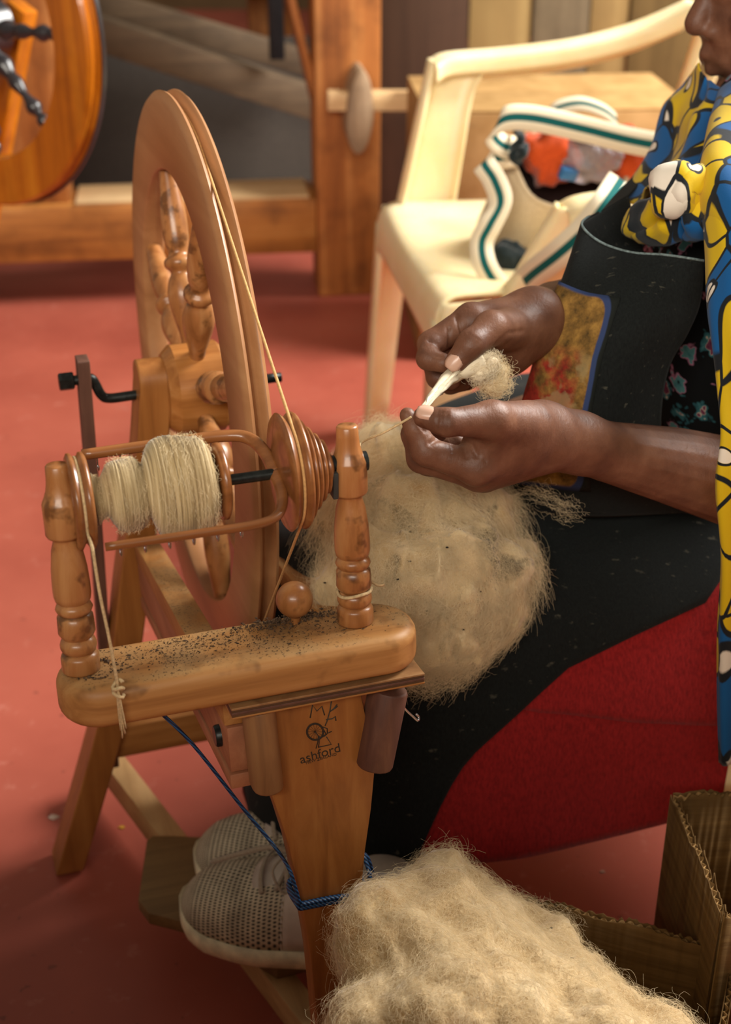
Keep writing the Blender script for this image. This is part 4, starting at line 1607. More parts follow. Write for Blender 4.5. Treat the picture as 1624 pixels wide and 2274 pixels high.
fa_ = P3([(1200, 966, .983), (1280, 982, 1.003), (1350, 1003, 1.018), (1500, 1036, 1.052), (1690, 1088, 1.10)])
palm_l = [(Lw + (q[0] - Lw) * .05, q[0], .0195, r) for q, r in ((l_idx, .0124), (l_mid, .0126), (l_rng, .0122), (l_lit, .0112))]
palm_l += [(fa_[0], fa_[1], .0205, .0215), (fa_[1], fa_[2], .0215, .0243)]
palm_l += [(py_(1172, 946, .962), py_(1100, 945, .930), .0185, .0150), (py_(1150, 975, .955), py_(1070, 990, .935), .0175, .0135)]
fing_l = [caps_chain(l_idx, [.0122, .0103, .0078, .0058]), caps_chain(l_mid, [.0122, .0104, .0082, .0068]), caps_chain(l_rng, [.0118, .0098, .0080, .0066]), caps_chain(l_lit, [.0106, .0086, .0070, .0060])]
th_l = caps_chain(l_th, [.0165, .0135, .0092, .0078])


def hand_field(palm, fingers, thumb):
    def f(X):
        d = sdf_capsules(X, palm, .016)
        dt = sdf_capsules(X, thumb, .006)
        fs_ = None
        for fc in fingers:
            q = sdf_capsules(X, fc, .004)
            fs_ = q if fs_ is None else smin(fs_, q, .0018)
        d = smin(d, fs_, .005)
        return smin(d, dt, .0055)
    return f


def hand_mesh(palm, fingers, thumb, res=.0013):
    allc = palm + [c for f in fingers for c in f] + thumb
    pts = np.array([p for c in allc for p in (c[0], c[1])])
    return surface_nets(hand_field(palm, fingers, thumb), pts.min(0) - .03, pts.max(0) + .03, res)


body.append(hand_mesh(palm_l, fing_l, th_l))
chain(fa_[1:], [.0214, .0243, .0325, .0415])
Ls = np.array([.482, 1.205, .785])
chain([fa_[-1], Ls], [.042, .052])
# --- right (far) hand: palm down, pinching the drafted wool
Rw = py_(1186, 714, 1.145)
r_idx = P3([(1046, 708, 1.112), (957, 764, 1.092), (951, 796, 1.072), (984, 806, 1.064)])
r_mid = P3([(1056, 722, 1.130), (962, 794, 1.112), (972, 838, 1.100), (1004, 846, 1.094)])
r_rng = P3([(1074, 738, 1.145), (984, 812, 1.131), (1000, 852, 1.121), (1030, 850, 1.115)])
r_lit = P3([(1094, 752, 1.158), (1022, 816, 1.149), (1036, 846, 1.144), (1060, 842, 1.140)])
r_th = P3([(1128, 732, 1.100), (1092, 730, 1.072), (1047, 763, 1.050), (1013, 804, 1.046)])
Re = py_(1440, 660, 1.40)
re1 = py_(1232, 690, 1.20)
palm_r = [(Rw + (q[0] - Rw) * .05, q[0], .0205, r) for q, r in ((r_idx, .0130), (r_mid, .0130), (r_rng, .0124), (r_lit, .0114))]
palm_r += [(Rw, re1, .0225, .0262), (Rw, py_(1128, 780, 1.128), .019, .0175), (py_(1128, 780, 1.128), py_(1092, 790, 1.134), .0175, .014), (py_(1150, 735, 1.115), py_(1100, 735, 1.085), .0175, .014)]
fing_r = [caps_chain(r_idx, [.0126, .0106, .0092, .0080]), caps_chain(r_mid, [.0124, .0106, .0090, .0076]), caps_chain(r_rng, [.0120, .0100, .0086, .0074]), caps_chain(r_lit, [.0108, .0090, .0076, .0066])]
th_r = caps_chain(r_th, [.0160, .0138, .0106, .0090])
body.append(hand_mesh(palm_r, fing_r, th_r))
chain([re1, Re], [.026, .038])
Rs = np.array([.365, 1.475, .725])
chain([Re, Rs], [.040, .052])
# --- trunk, neck, legs
chain([Ls, (.40, 1.35, .775), Rs], [.052, .062, .052])
chain([(.43, 1.375, .68), (.405, 1.36, .76)], [.095, .085], flat=(FWD, .80))
HN = py_(1519, 57, 1.40)                                                         # tip of the nose
hf = np.array([-.90, -.20, -.24])
hf /= np.linalg.norm(hf)
hr = np.cross(hf, [0, 0, 1.0])
hr /= np.linalg.norm(hr)
hu = np.cross(hr, hf)
HS = .94
HO = HN - hf * .118 * HS + hu * .004 * HS


def hp(f, u, r=0.0):
    return HO + HS * (hf * f + hu * u + hr * r)


chain([(.395, 1.355, .79), hp(-.03, -.085)], [.055, .052])
trunk_parts, body = body, []
body.append(ell(hp(-.005, .035), [hf * .098 * HS, hr * .075 * HS, hu * .100 * HS]))
body.append(ell(hp(.030, -.025), [hf * .068 * HS, hr * .062 * HS, hu * .075 * HS]))
body.append(cap(hp(.015, -.070, -.040), hp(.070, -.084, 0), .022, .019))         # jaw
body.append(cap(hp(.015, -.070, .040), hp(.070, -.084, 0), .022, .019))
body.append(ell(hp(.076, -.084), [hf * .018 * HS, hr * .022 * HS, hu * .017 * HS]))   # chin
body.append(cap(hp(.082, -.046, -.016), hp(.086, -.046, .016), .013, .013))      # muzzle
for s in (-1, 1):
    body.append(cap(hp(.089, -.0395, s * .014), hp(.097, -.0385, 0), .0062, .0082))   # upper lip
    body.append(cap(hp(.087, -.0535, s * .013), hp(.094, -.0545, 0), .0066, .0084))   # lower lip
    body.append(ell(hp(.092, -.0155, s * .0125), [hf * .012 * HS, hr * .009 * HS, hu * .0085 * HS]))  # nostril wing
    body.append(ell(hp(.062, -.010, s * .038), [hf * .024 * HS, hr * .022 * HS, hu * .024 * HS]))     # cheek
    body.append(cap(hp(.076, .034, s * .014), hp(.066, .036, s * .042), .010, .009))                   # brow
    body.append(ell(hp(-.012, .0, s * .075), [hf * .018 * HS, hr * .008 * HS, hu * .031 * HS]))        # ear
body.append(cap(hp(.080, .028), hp(.105, -.005), .009, .0115))                   # nose bridge
body.append(ell(hp(.1035, -.008), [hf * .0135 * HS, hr * .0125 * HS, hu * .0105 * HS]))
for s in (-1, 1):
    body.append(ell(hp(.063, .022, s * .031), [hf * .0150 * HS, hr * .0165 * HS, hu * .0115 * HS]))     # lids
hm = remesh(body, .0026, 7, .5)
hv = [tuple(v.co) for v in hm.vertices]
hfc = [tuple(p.vertices) for p in hm.polygons]
body = trunk_parts + [(hv, hfc)]
me = remesh(body, .0015, 1, .4)
# flexion creases pressed into the hands
cre = [([(934, 944), (944, 957)], .928, .0012, 5), ([(957, 984), (974, 973)], .925, .0018, 6), ([(1003, 980), (1006, 1003)], .925, .0013, 5), ([(1031, 990), (1036, 1014)], .928, .0014, 5), ([(1018, 976), (1046, 988), (1060, 1012)], .93, .0018, 6),
       ([(974, 916), (971, 952)], .90, .0009, 4), ([(983, 915), (980, 958)], .90, .0010, 4), ([(993, 916), (989, 962)], .90, .0009, 4), ([(1066, 1000), (1080, 1025)], .93, .0008, 5), ([(1078, 995), (1094, 1018)], .935, .0007, 5),
       ([(1014, 704), (1026, 740)], 1.10, .0018, 5), ([(996, 730), (999, 768)], 1.09, .0016, 5), ([(953, 756), (968, 762), (982, 778)], 1.075, .0020, 5), ([(966, 790), (980, 792)], 1.06, .0010, 4),
       ([(1028, 752), (1056, 768)], 1.045, .0008, 4), ([(1033, 745), (1062, 763)], 1.045, .0009, 4), ([(1039, 740), (1066, 757)], 1.05, .0007, 4), ([(1095, 772), (1130, 740), (1160, 735)], 1.09, .0010, 6)]
nV = len(me.vertices)
Pv, Nv = np.empty(nV * 3), np.empty(nV * 3)
me.vertices.foreach_get('co', Pv)
me.vertices.foreach_get('normal', Nv)
Pv, Nv = Pv.reshape(-1, 3), Nv.reshape(-1, 3)
vc = Pv - CAM
zc = vc @ FW
ux, uy = CX + F_PX * vc[:, 0] / zc, CY - F_PX * (vc @ UPV) / zc
facing = (Nv * vc).sum(1) < 0
disp = np.zeros(nV)
for pl_, yn, dep, wpx in cre:
    best = np.full(nV, 1e9)
    for (x0, y0), (x1, y1) in zip(pl_[:-1], pl_[1:]):
        dx_, dy_ = x1 - x0, y1 - y0
        tt = np.clip(((ux - x0) * dx_ + (uy - y0) * dy_) / (dx_ * dx_ + dy_ * dy_), 0, 1)
        best = np.minimum(best, np.hypot(ux - x0 - tt * dx_, uy - y0 - tt * dy_))
    m = facing & (np.abs(Pv[:, 1] - yn) < .035)
    disp = np.maximum(disp, np.where(m, dep * np.exp(-(best / wpx) ** 2), 0))
Pv = Pv - Nv * disp[:, None]
me.vertices.foreach_set('co', Pv.ravel())
me.update()
mesh_child('body', me, 'skin', person, PO)
# lower body under the clothes
body = []
nk, fk = np.array([.065, 1.150, .420]), np.array([.06, 1.36, .420])
na, fa2 = np.array([.055, 1.045, .165]), np.array([.040, 1.115, .165])
chain([(.475, 1.40, .50), (.455, 1.395, .60), (.43, 1.375, .70)], [.125, .115, .100], flat=(FWD, .80))
chain([np.array([.48, 1.32, .475]), nk, na], [.075, .050, .028])
chain([np.array([.44, 1.47, .475]), fk, fa2], [.075, .050, .028])
mesh_child('legs', remesh(body, .005, 3), 'skin', person, PO)

plain('eye_white', srgb(206, 196, 184), rough=.2)
plain('iris_dark', srgb(30, 20, 16), rough=.15)
for s in (-1, 1):
    V, Fc = ell(hp(.0665, .0165, s * .0305) - PO, [hf * .0122 * HS, hr * .0125 * HS, hu * .0105 * HS])
    ey = from_data('eye', V, Fc, 'eye_white', person)
    V, Fc = ell(hp(.0745, .0125, s * .0305) - PO, [hf * .0045 * HS, hr * .0052 * HS, hu * .0050 * HS], 16)
    from_data('iris', V, Fc, 'iris_dark', ey)

# nails
def nail(ax0, ax1, tip, up, w, l, name='thumb_nail'):
    a = (np.asarray(tip) - np.asarray(ax0))
    a /= np.linalg.norm(a)
    n = np.asarray(up, float)
    n = n - a * (n @ a)
    n /= np.linalg.norm(n)
    s = np.cross(a, n)
    V = []
    for i in range(9):
        for j in range(7):
            u, v_ = i / 8 * 2 - 1, j / 6 * 2 - 1
            ww = w * (1 - .18 * max(0, -u)) * math.sqrt(max(0, 1 - .55 * max(0, abs(u) - .55) / .45))
            V.append(np.asarray(ax1) + a * l * u + s * ww * v_ + n * (-.0030 * v_ * v_ - .0008 * u * u) - PO)
    o = sheet(name, np.array(V).reshape(9, 7, 3), 'nail', person, .0007)
    return o


camdir = CAM - np.array(l_th[3])
camdir /= np.linalg.norm(camdir)
nl = l_th[3] * .85 + l_th[2] * .15
up_l = camdir * .6 + np.array([0, 0, .8])
up_l -= (l_th[3] - l_th[2]) * (up_l @ (l_th[3] - l_th[2])) / np.sum((l_th[3] - l_th[2]) ** 2)
up_l /= np.linalg.norm(up_l)
nail(l_th[2], nl + up_l * .0086, l_th[3], up_l, .0062, .0072)
camdir2 = CAM - np.array(r_th[3])
camdir2 /= np.linalg.norm(camdir2)
up_r = camdir2 * 1.0 + np.array([-.1, 0, .1])
up_r -= (r_th[3] - r_th[2]) * (up_r @ (r_th[3] - r_th[2])) / np.sum((r_th[3] - r_th[2]) ** 2)
up_r /= np.linalg.norm(up_r)
nail(r_th[2], r_th[3] + up_r * .0094, r_th[3], up_r, .0066, .0076)

# hair / head wrap above the face
hw_ = [ell(hp(-.022, .052), [hf * .098 * HS, hr * .086 * HS, hu * .098 * HS]), ell(hp(-.075, .02), [hf * .05 * HS, hr * .07 * HS, hu * .07 * HS])]
mesh_child('hair', remesh(hw_, .006, 3), 'hair_black', person, PO)

# blouse: short-sleeved shell over the trunk
bl_ = []
def bch(pts, rad, flat=None):
    for i in range(len(pts) - 1):
        bl_.append(cap(pts[i], pts[i + 1], rad[i], rad[i + 1], flat=flat))


bch([(.475, 1.40, .50), (.455, 1.395, .60), (.425, 1.372, .70), (.405, 1.36, .76)], [.138, .128, .127, .100], flat=(FWD, .82))
bch([Ls, (.405, 1.352, .765), Rs], [.060, .066, .056])
bch([Ls, Ls + (fa_[-1] - Ls) * .55], [.060, .058])
bch([Rs, Rs + (Re - Rs) * .55], [.060, .055])
bl_.append(ell((.362, 1.275, .60), [FWD * .088, LAT * .10, np.array([0, 0, .13])]))
bl_.append(ell((.335, 1.28, .665), [FWD * .06, LAT * .075, np.array([0, 0, .075])]))
bl_.append(ell((.325, 1.39, .665), [FWD * .06, LAT * .075, np.array([0, 0, .075])]))
mesh_child('blouse', remesh(bl_, .005, 4), 'floral_print', person, PO)

# ---------------------------------------------------------------- skirt: a dome over the thighs, drop to the hem
HIP = np.array([.46, 1.39])
SC, SB, SF, SWD = .30, .30, .285, .212


def skirt_pt(al, t_, off):
    ca, sa = math.cos(al), math.sin(al)
    ln = SF * (1 - .55 * max(0, -sa)) if ca > 0 else SB
    pw = 2 / 4.4
    es = ln * np.sign(ca) * abs(ca) ** pw
    wd = SWD if sa > 0 else float(np.interp(SC + es, [.1, .22, .40, .52], [.27, .27, .145, .11]))
    ew = wd * np.sign(sa) * abs(sa) ** pw
    if t_ <= 1:
        rr_ = t_
        s, w = SC + es * rr_, ew * rr_
        ridge = .018 * math.exp(-((abs(w) - .105) / .07) ** 2)
        edge = max(0, rr_ - .72) / .28
        z = .462 + ridge * min(1, s / .25) - .048 * edge ** 2 + off
        out = off * edge
    else:
        f = t_ - 1
        zt = .414
        s0 = SC + es
        hem = .185 + .23 * max(0, min(1, (.20 - s0) / .14)) + .012 * math.sin(al * 2 + .5) - .065 * max(0, min(1, (ca - .25) / .35)) * max(0, min(1, (sa + .3) / .3))
        z = zt - (zt - hem) * f + off * (1 - f)
        fl = .012 * math.sin(min(1, f * 2.2) * PI / 2) + .020 * f + .006 * f * math.sin(al * 11) + .005 * f * math.sin(al * 17 + 1)
        s, w = SC + es, ew
        out = fl + off
    if out:
        nx, nw = es / (ln * ln), ew / (SWD * SWD)
        q = math.hypot(nx, nw) or 1
        s, w = s + out * nx / q, w + out * nw / q
    xy = HIP + FWD[:2] * s + LAT[:2] * w
    return np.array([xy[0], xy[1], z])


def project(P):
    v_ = np.asarray(P) - CAM
    z_ = v_ @ FW
    return CX + F_PX * v_[0] / z_, CY - F_PX * (v_ @ UPV) / z_


NA = 160
als = np.linspace(0, 2 * PI, NA + 1)


def dome(name, off, tmax, mat, nt=46, thick=.0018):
    G = []
    for a in als:
        tm = tmax(a)
        G.append([skirt_pt(a, tm * k / (nt - 1), off) - PO for k in range(nt)])
    return sheet(name, np.array(G), mat, person, thick)


def line_t(poly, off, default, rng_=(0.55, 2.0)):
    """largest t whose image point stays above the given image polyline (near side only)"""
    xs_, ys_ = [p[0] for p in poly], [p[1] for p in poly]

    def f(a):
        if math.sin(a) < -.05:
            return default
        last = rng_[0]
        for t_ in np.linspace(rng_[0], rng_[1], 80):
            x, y = project(skirt_pt(a, t_, off))
            if y > np.interp(x, xs_, ys_):
                break
            last = t_
        return last
    return f


dome('skirt', .0, lambda a: 2.0, 'skirt_red')
f1 = line_t([(800, 1560), (1175, 1580), (1400, 1605), (1600, 1612), (2000, 1612)], .004, 1.45, (.9, 2.0))
dome('overskirt', .004, f1, 'skirt_red')
f2 = line_t([(700, 2300), (930, 1925), (985, 1750), (1060, 1670), (1170, 1580), (1400, 1415), (1590, 1265), (1700, 1180), (1900, 1100)], .008, 1.3, (.35, 1.98))
fs = np.array([f2(a) for a in als[:-1]])
for _ in range(6):
    fs = (np.roll(fs, 1) + 2 * fs + np.roll(fs, -1)) / 4
fs = np.append(fs, fs[0])
dome('apron_skirt', .008, lambda a: float(np.interp(a, als, fs)), 'apron_black')

# ---------------------------------------------------------------- apron bib
bib = [[(1330, 470, 1.30), (1292, 497, 1.215), (1330, 536, 1.185), (1400, 560, 1.165), (1480, 567, 1.15), (1564, 580, 1.145)],
       [(1300, 600, 1.26), (1258, 600, 1.175), (1310, 625, 1.145), (1395, 640, 1.13), (1480, 650, 1.13), (1556, 670, 1.14)],
       [(1270, 700, 1.24), (1222, 695, 1.155), (1285, 715, 1.125), (1370, 722, 1.11), (1450, 730, 1.11), (1528, 740, 1.13)],
       [(1235, 815, 1.22), (1188, 815, 1.145), (1260, 820, 1.11), (1340, 822, 1.10), (1415, 824, 1.105), (1484, 822, 1.13)],
       [(1205, 925, 1.20), (1158, 925, 1.14), (1240, 935, 1.105), (1320, 940, 1.095), (1400, 944, 1.105), (1468, 945, 1.13)],
       [(1190, 1040, 1.20), (1140, 1040, 1.14), (1230, 1050, 1.11), (1320, 1055, 1.10), (1410, 1060, 1.11), (1490, 1060, 1.14)],
       [(1200, 1120, 1.21), (1150, 1130, 1.155), (1240, 1140, 1.13), (1330, 1145, 1.125), (1430, 1145, 1.13), (1530, 1140, 1.16)]]
Gb = cr_grid([[py_(*q) - PO for q in r] for r in bib], 8, 7)
Gb[:, :, 1] += .0025 * np.sin(np.linspace(0, 9, Gb.shape[1]))[None, :] * np.linspace(.3, 1, Gb.shape[0])[:, None]
bibo = sheet('apron_bib', Gb, 'apron_black', person, .0018)
plain('frayed_hem', srgb(112, 128, 128), rough=.9, var=.3, scale=400)
hem = Gb[0, 4:] + np.array([0, -.001, .0005])
tube('bib_hem', [tuple(p) for p in hem], .0011, 'frayed_hem', bibo, seg=6)
# neck band of the bib turning back to the far shoulder
nb_ = [[(1291, 497, 1.219), (1335, 472, 1.265), (1395, 436, 1.315)], [(1296, 522, 1.228), (1348, 518, 1.262), (1412, 502, 1.29)], [(1304, 565, 1.235), (1360, 575, 1.25), (1435, 575, 1.26)]]
sheet('apron_band', cr_grid([[py_(*q) - PO for q in r] for r in nb_], 6, 6), 'apron_black', person, .0018)
nb_ = [[(1335, 472, 1.268), (1395, 436, 1.318)], [(1370, 430, 1.34), (1420, 410, 1.36)], [(1420, 380, 1.42), (1450, 370, 1.42)]]
sheet('apron_band', cr_grid([[py_(*q) - PO for q in r] for r in nb_], 6, 6), 'apron_black', person, .0018)

# printed picture on the bib
t = NT('picture_print')
tc = t.n('ShaderNodeTexCoord')
sx = t.n('ShaderNodeSeparateXYZ')
t.l(tc.outputs['UV'], sx.inputs[0])
U, Vv = sx.outputs[0], sx.outputs[1]
# rounded box distance (corner on the far right kept round)
du = t.math('SUBTRACT', U, .74)
dv_ = t.math('SUBTRACT', t.math('ABSOLUTE', t.math('SUBTRACT', Vv, .5)), .36)
wig = t.noise(t.coord(scale=(30, 30, 30)), 1.0, 2)
dst = t.math('SQRT', t.math('ADD', t.math('POWER', t.math('MAXIMUM', du, 0), 2), t.math('POWER', t.math('MULTIPLY', t.math('MAXIMUM', dv_, 0), 1.2), 2)))
dst = t.math('ADD', dst, t.math('MULTIPLY', t.math('SUBTRACT', wig, .5), .04))
v = t.coord(scale=(75, 75, 75))
g1 = t.noise(v, 1.0, 6, .7)
v2 = t.coord(scale=(20, 20, 20), loc=(2, 0, 1))
g2 = t.noise(v2, 1.0, 4, .6)
gold = t.ramp(g1, [(.3, srgb(64, 50, 26)), (.5, srgb(124, 92, 44)), (.7, srgb(166, 126, 62))])
red = t.ramp(g1, [(.3, srgb(84, 26, 20)), (.55, srgb(148, 46, 34)), (.75, srgb(180, 76, 50))])
low = t.ramp(Vv, [(.30, (0, 0, 0)), (.42, (1, 1, 1)), (.72, (1, 1, 1)), (.86, (0, 0, 0))])
rm = t.math('MULTIPLY', t.ramp(g2, [(.42, (0, 0, 0)), (.5, (1, 1, 1))]), low)
rm = t.math('MULTIPLY', rm, t.ramp(U, [(.70, (1, 1, 1)), (.78, (0, 0, 0))]))
c = t.mix(rm, gold, red)
pale = t.math('MULTIPLY', t.ramp(t.noise(t.coord(scale=(32, 32, 32), loc=(7, 3, 3)), 1.0, 4), [(.56, (0, 0, 0)), (.62, (1, 1, 1))]), low)
c = t.mix(t.math('MULTIPLY', pale, .6), c, srgb(150, 132, 92))
c = t.mix(t.ramp(dst, [(.135, (0, 0, 0)), (.15, (1, 1, 1))]), c, srgb(48, 62, 100))
c = t.mix(t.ramp(dst, [(.20, (0, 0, 0)), (.215, (1, 1, 1))]), c, srgb(26, 30, 28))
t.base(c)
t.bump(g1, .2, .0006)
t.set(.85, .2)
r0, r1, q0, q1 = 9, 38, 6, 24
nG = grid_normals(Gb)
sub = Gb[r0:r1, q0:q1] + np.where((nG @ (CAM - PO - np.array([.25, 1.1, .6]) + PO) > 0)[..., None], nG, -nG)[r0:r1, q0:q1] * .0022
pic = sheet('printed_picture', sub, 'picture_print', bibo, .0006, uv=True)
pic['label'] = 'worn gold and red printed picture with blue border'

# ---------------------------------------------------------------- scarf
def scarf_sheet(rows, nu, nv, folds, amp, name='scarf', seed=0, thick=.0016):
    G = cr_grid([[py_(*q) - PO for q in r] for r in rows], nu, nv)
    n = grid_normals(G)
    h_, w_ = G.shape[:2]
    x = np.linspace(0, 1, w_)[None, :]
    y = np.linspace(0, 1, h_)[:, None]
    d = amp * (np.sin(2 * PI * folds * x + 2.0 * y + seed) + .5 * np.sin(2 * PI * folds * 1.7 * x - 3 * y + 1 + seed))
    G = G + n * d[..., None] * np.minimum(1, .25 + 1.5 * np.minimum(y, 1))[..., None]
    return sheet(name, G, 'scarf_print', person, thick)


sc1 = scarf_sheet([[(1549, 140, 1.40), (1560, 160, 1.385), (1578, 182, 1.37), (1602, 196, 1.35)],
                   [(1512, 185, 1.45), (1545, 205, 1.39), (1572, 225, 1.34), (1600, 235, 1.30)],
                   [(1464, 232, 1.46), (1505, 250, 1.40), (1545, 265, 1.33), (1580, 280, 1.27)],
                   [(1440, 320, 1.46), (1485, 325, 1.38), (1530, 325, 1.30), (1570, 325, 1.24)],
                   [(1395, 400, 1.45), (1445, 395, 1.35), (1500, 385, 1.27), (1553, 372, 1.21)],
                   [(1330, 478, 1.43), (1400, 445, 1.32), (1465, 420, 1.24), (1530, 405, 1.19)]], 14, 10, 2.2, .0045, seed=.6)
sc2 = scarf_sheet([[(1596, 200, 1.345), (1640, 170, 1.33), (1700, 130, 1.34), (1760, 100, 1.40)],
                   [(1572, 275, 1.255), (1640, 270, 1.22), (1720, 260, 1.21), (1800, 250, 1.26)],
                   [(1556, 350, 1.20), (1630, 360, 1.15), (1730, 370, 1.13), (1840, 380, 1.18)],
                   [(1545, 420, 1.17), (1630, 440, 1.11), (1740, 470, 1.08), (1870, 500, 1.13)],
                   [(1548, 478, 1.155), (1640, 520, 1.085), (1750, 580, 1.05), (1890, 640, 1.10)]], 12, 9, 1.6, .004, seed=2.2)
sc3 = scarf_sheet([[(1556, 462, 1.150), (1585, 470, 1.125), (1630, 480, 1.10), (1690, 490, 1.08), (1760, 500, 1.07)],
                   [(1562, 560, 1.115), (1600, 565, 1.09), (1650, 570, 1.07), (1710, 575, 1.06), (1780, 580, 1.055)],
                   [(1566, 700, 1.065), (1606, 700, 1.045), (1660, 700, 1.03), (1720, 700, 1.02), (1790, 700, 1.02)],
                   [(1588, 850, 1.035), (1620, 850, 1.02), (1680, 850, 1.0), (1735, 850, .995), (1790, 850, .995)],
                   [(1596, 960, 1.015), (1630, 960, 1.005), (1685, 960, .99), (1740, 960, .985), (1790, 960, .985)],
                   [(1584, 1080, 1.005), (1622, 1085, .995), (1680, 1090, .985), (1735, 1090, .98), (1790, 1090, .98)],
                   [(1598, 1240, 1.005), (1632, 1245, .995), (1690, 1250, .99), (1745, 1250, .985), (1790, 1250, .985)],
                   [(1592, 1400, 1.01), (1626, 1405, 1.0), (1680, 1410, .995), (1735, 1410, .99), (1780, 1410, .99)],
                   [(1594, 1560, 1.015), (1622, 1565, 1.005), (1670, 1570, 1.0), (1720, 1570, 1.0), (1760, 1570, 1.0)],
                   [(1600, 1690, 1.02), (1620, 1700, 1.012), (1655, 1710, 1.01), (1690, 1700, 1.01), (1730, 1690, 1.01)]], 10, 8, 2.6, .0038, seed=1.0)
# knot and the gathers below it
def puff(name, pix, rad, seed, mat='scarf_print'):
    pts = smooth_prof([py_(*p) - PO for p in pix], 7)
    rr_ = np.interp(np.linspace(0, 1, len(pts)), np.linspace(0, 1, len(rad)), rad)
    V, Fc = tube_data(pts, list(rr_), 22)
    A = np.array([tuple(v) for v in V])
    c_ = np.repeat(pts, 22, 0)
    d = A - c_
    A = c_ + d * (1 + .16 * vnoise(A, 130, seed, 2) + .08 * np.sin(np.tile(np.arange(22), len(pts)) * 2 * PI * 4 / 22))[:, None]
    return from_data(name, list(A), Fc, mat, person)


puff('scarf_knot', [(1512, 385, 1.185), (1500, 405, 1.165), (1502, 435, 1.16), (1522, 452, 1.165)], [.010, .020, .021, .012], 3)
puff('scarf_knot', [(1560, 395, 1.18), (1535, 400, 1.16), (1515, 425, 1.15), (1530, 455, 1.155)], [.010, .013, .013, .010], 8)
puff('scarf_gather', [(1520, 450, 1.17), (1480, 470, 1.19), (1440, 485, 1.21), (1400, 505, 1.23)], [.012, .017, .016, .010], 5)
puff('scarf_gather', [(1530, 462, 1.165), (1500, 495, 1.18), (1465, 512, 1.195), (1420, 520, 1.22)], [.010, .016, .014, .008], 11)
puff('scarf_gather', [(1535, 455, 1.16), (1548, 480, 1.155), (1550, 505, 1.16), (1530, 525, 1.17)], [.010, .014, .012, .006], 15)

# ---------------------------------------------------------------- trainers
t = NT('shoe_mesh')
tc = t.n('ShaderNodeTexCoord')
sx = t.n('ShaderNodeSeparateXYZ')
t.l(tc.outputs['UV'], sx.inputs[0])
row_ = t.math('MULTIPLY', sx.outputs[1], 27)
sh_ = t.math('MULTIPLY', t.math('FLOOR', row_), .5)
cu_ = t.math('FRACT', t.math('ADD', t.math('MULTIPLY', sx.outputs[0], 44), sh_))
cv_ = t.math('FRACT', row_)
d2 = t.math('ADD', t.math('POWER', t.math('MULTIPLY', t.math('SUBTRACT', cu_, .5), 1.15), 2), t.math('POWER', t.math('SUBTRACT', cv_, .5), 2))
d = t.ramp(t.math('SQRT', d2), [(.26, (1, 1, 1)), (.40, (0, 0, 0))])
v2 = t.coord(scale=(30, 30, 30))
sm_ = t.ramp(t.noise(v2, 1.0, 3), [(.4, srgb(206, 190, 162)), (.7, srgb(156, 142, 120))])
t.base(t.mix(d, sm_, srgb(58, 56, 50)))
t.bump(d2, .7, .001)
t.set(.8, .2)
plain('shoe_leather', srgb(198, 184, 168), rough=.6, var=.12, scale=30)
plain('shoe_sole', srgb(224, 208, 172), rough=.6, var=.22, scale=45, bump=.2)
cloth_mat('lace', srgb(176, 160, 138), srgb(140, 124, 104), scale=900)


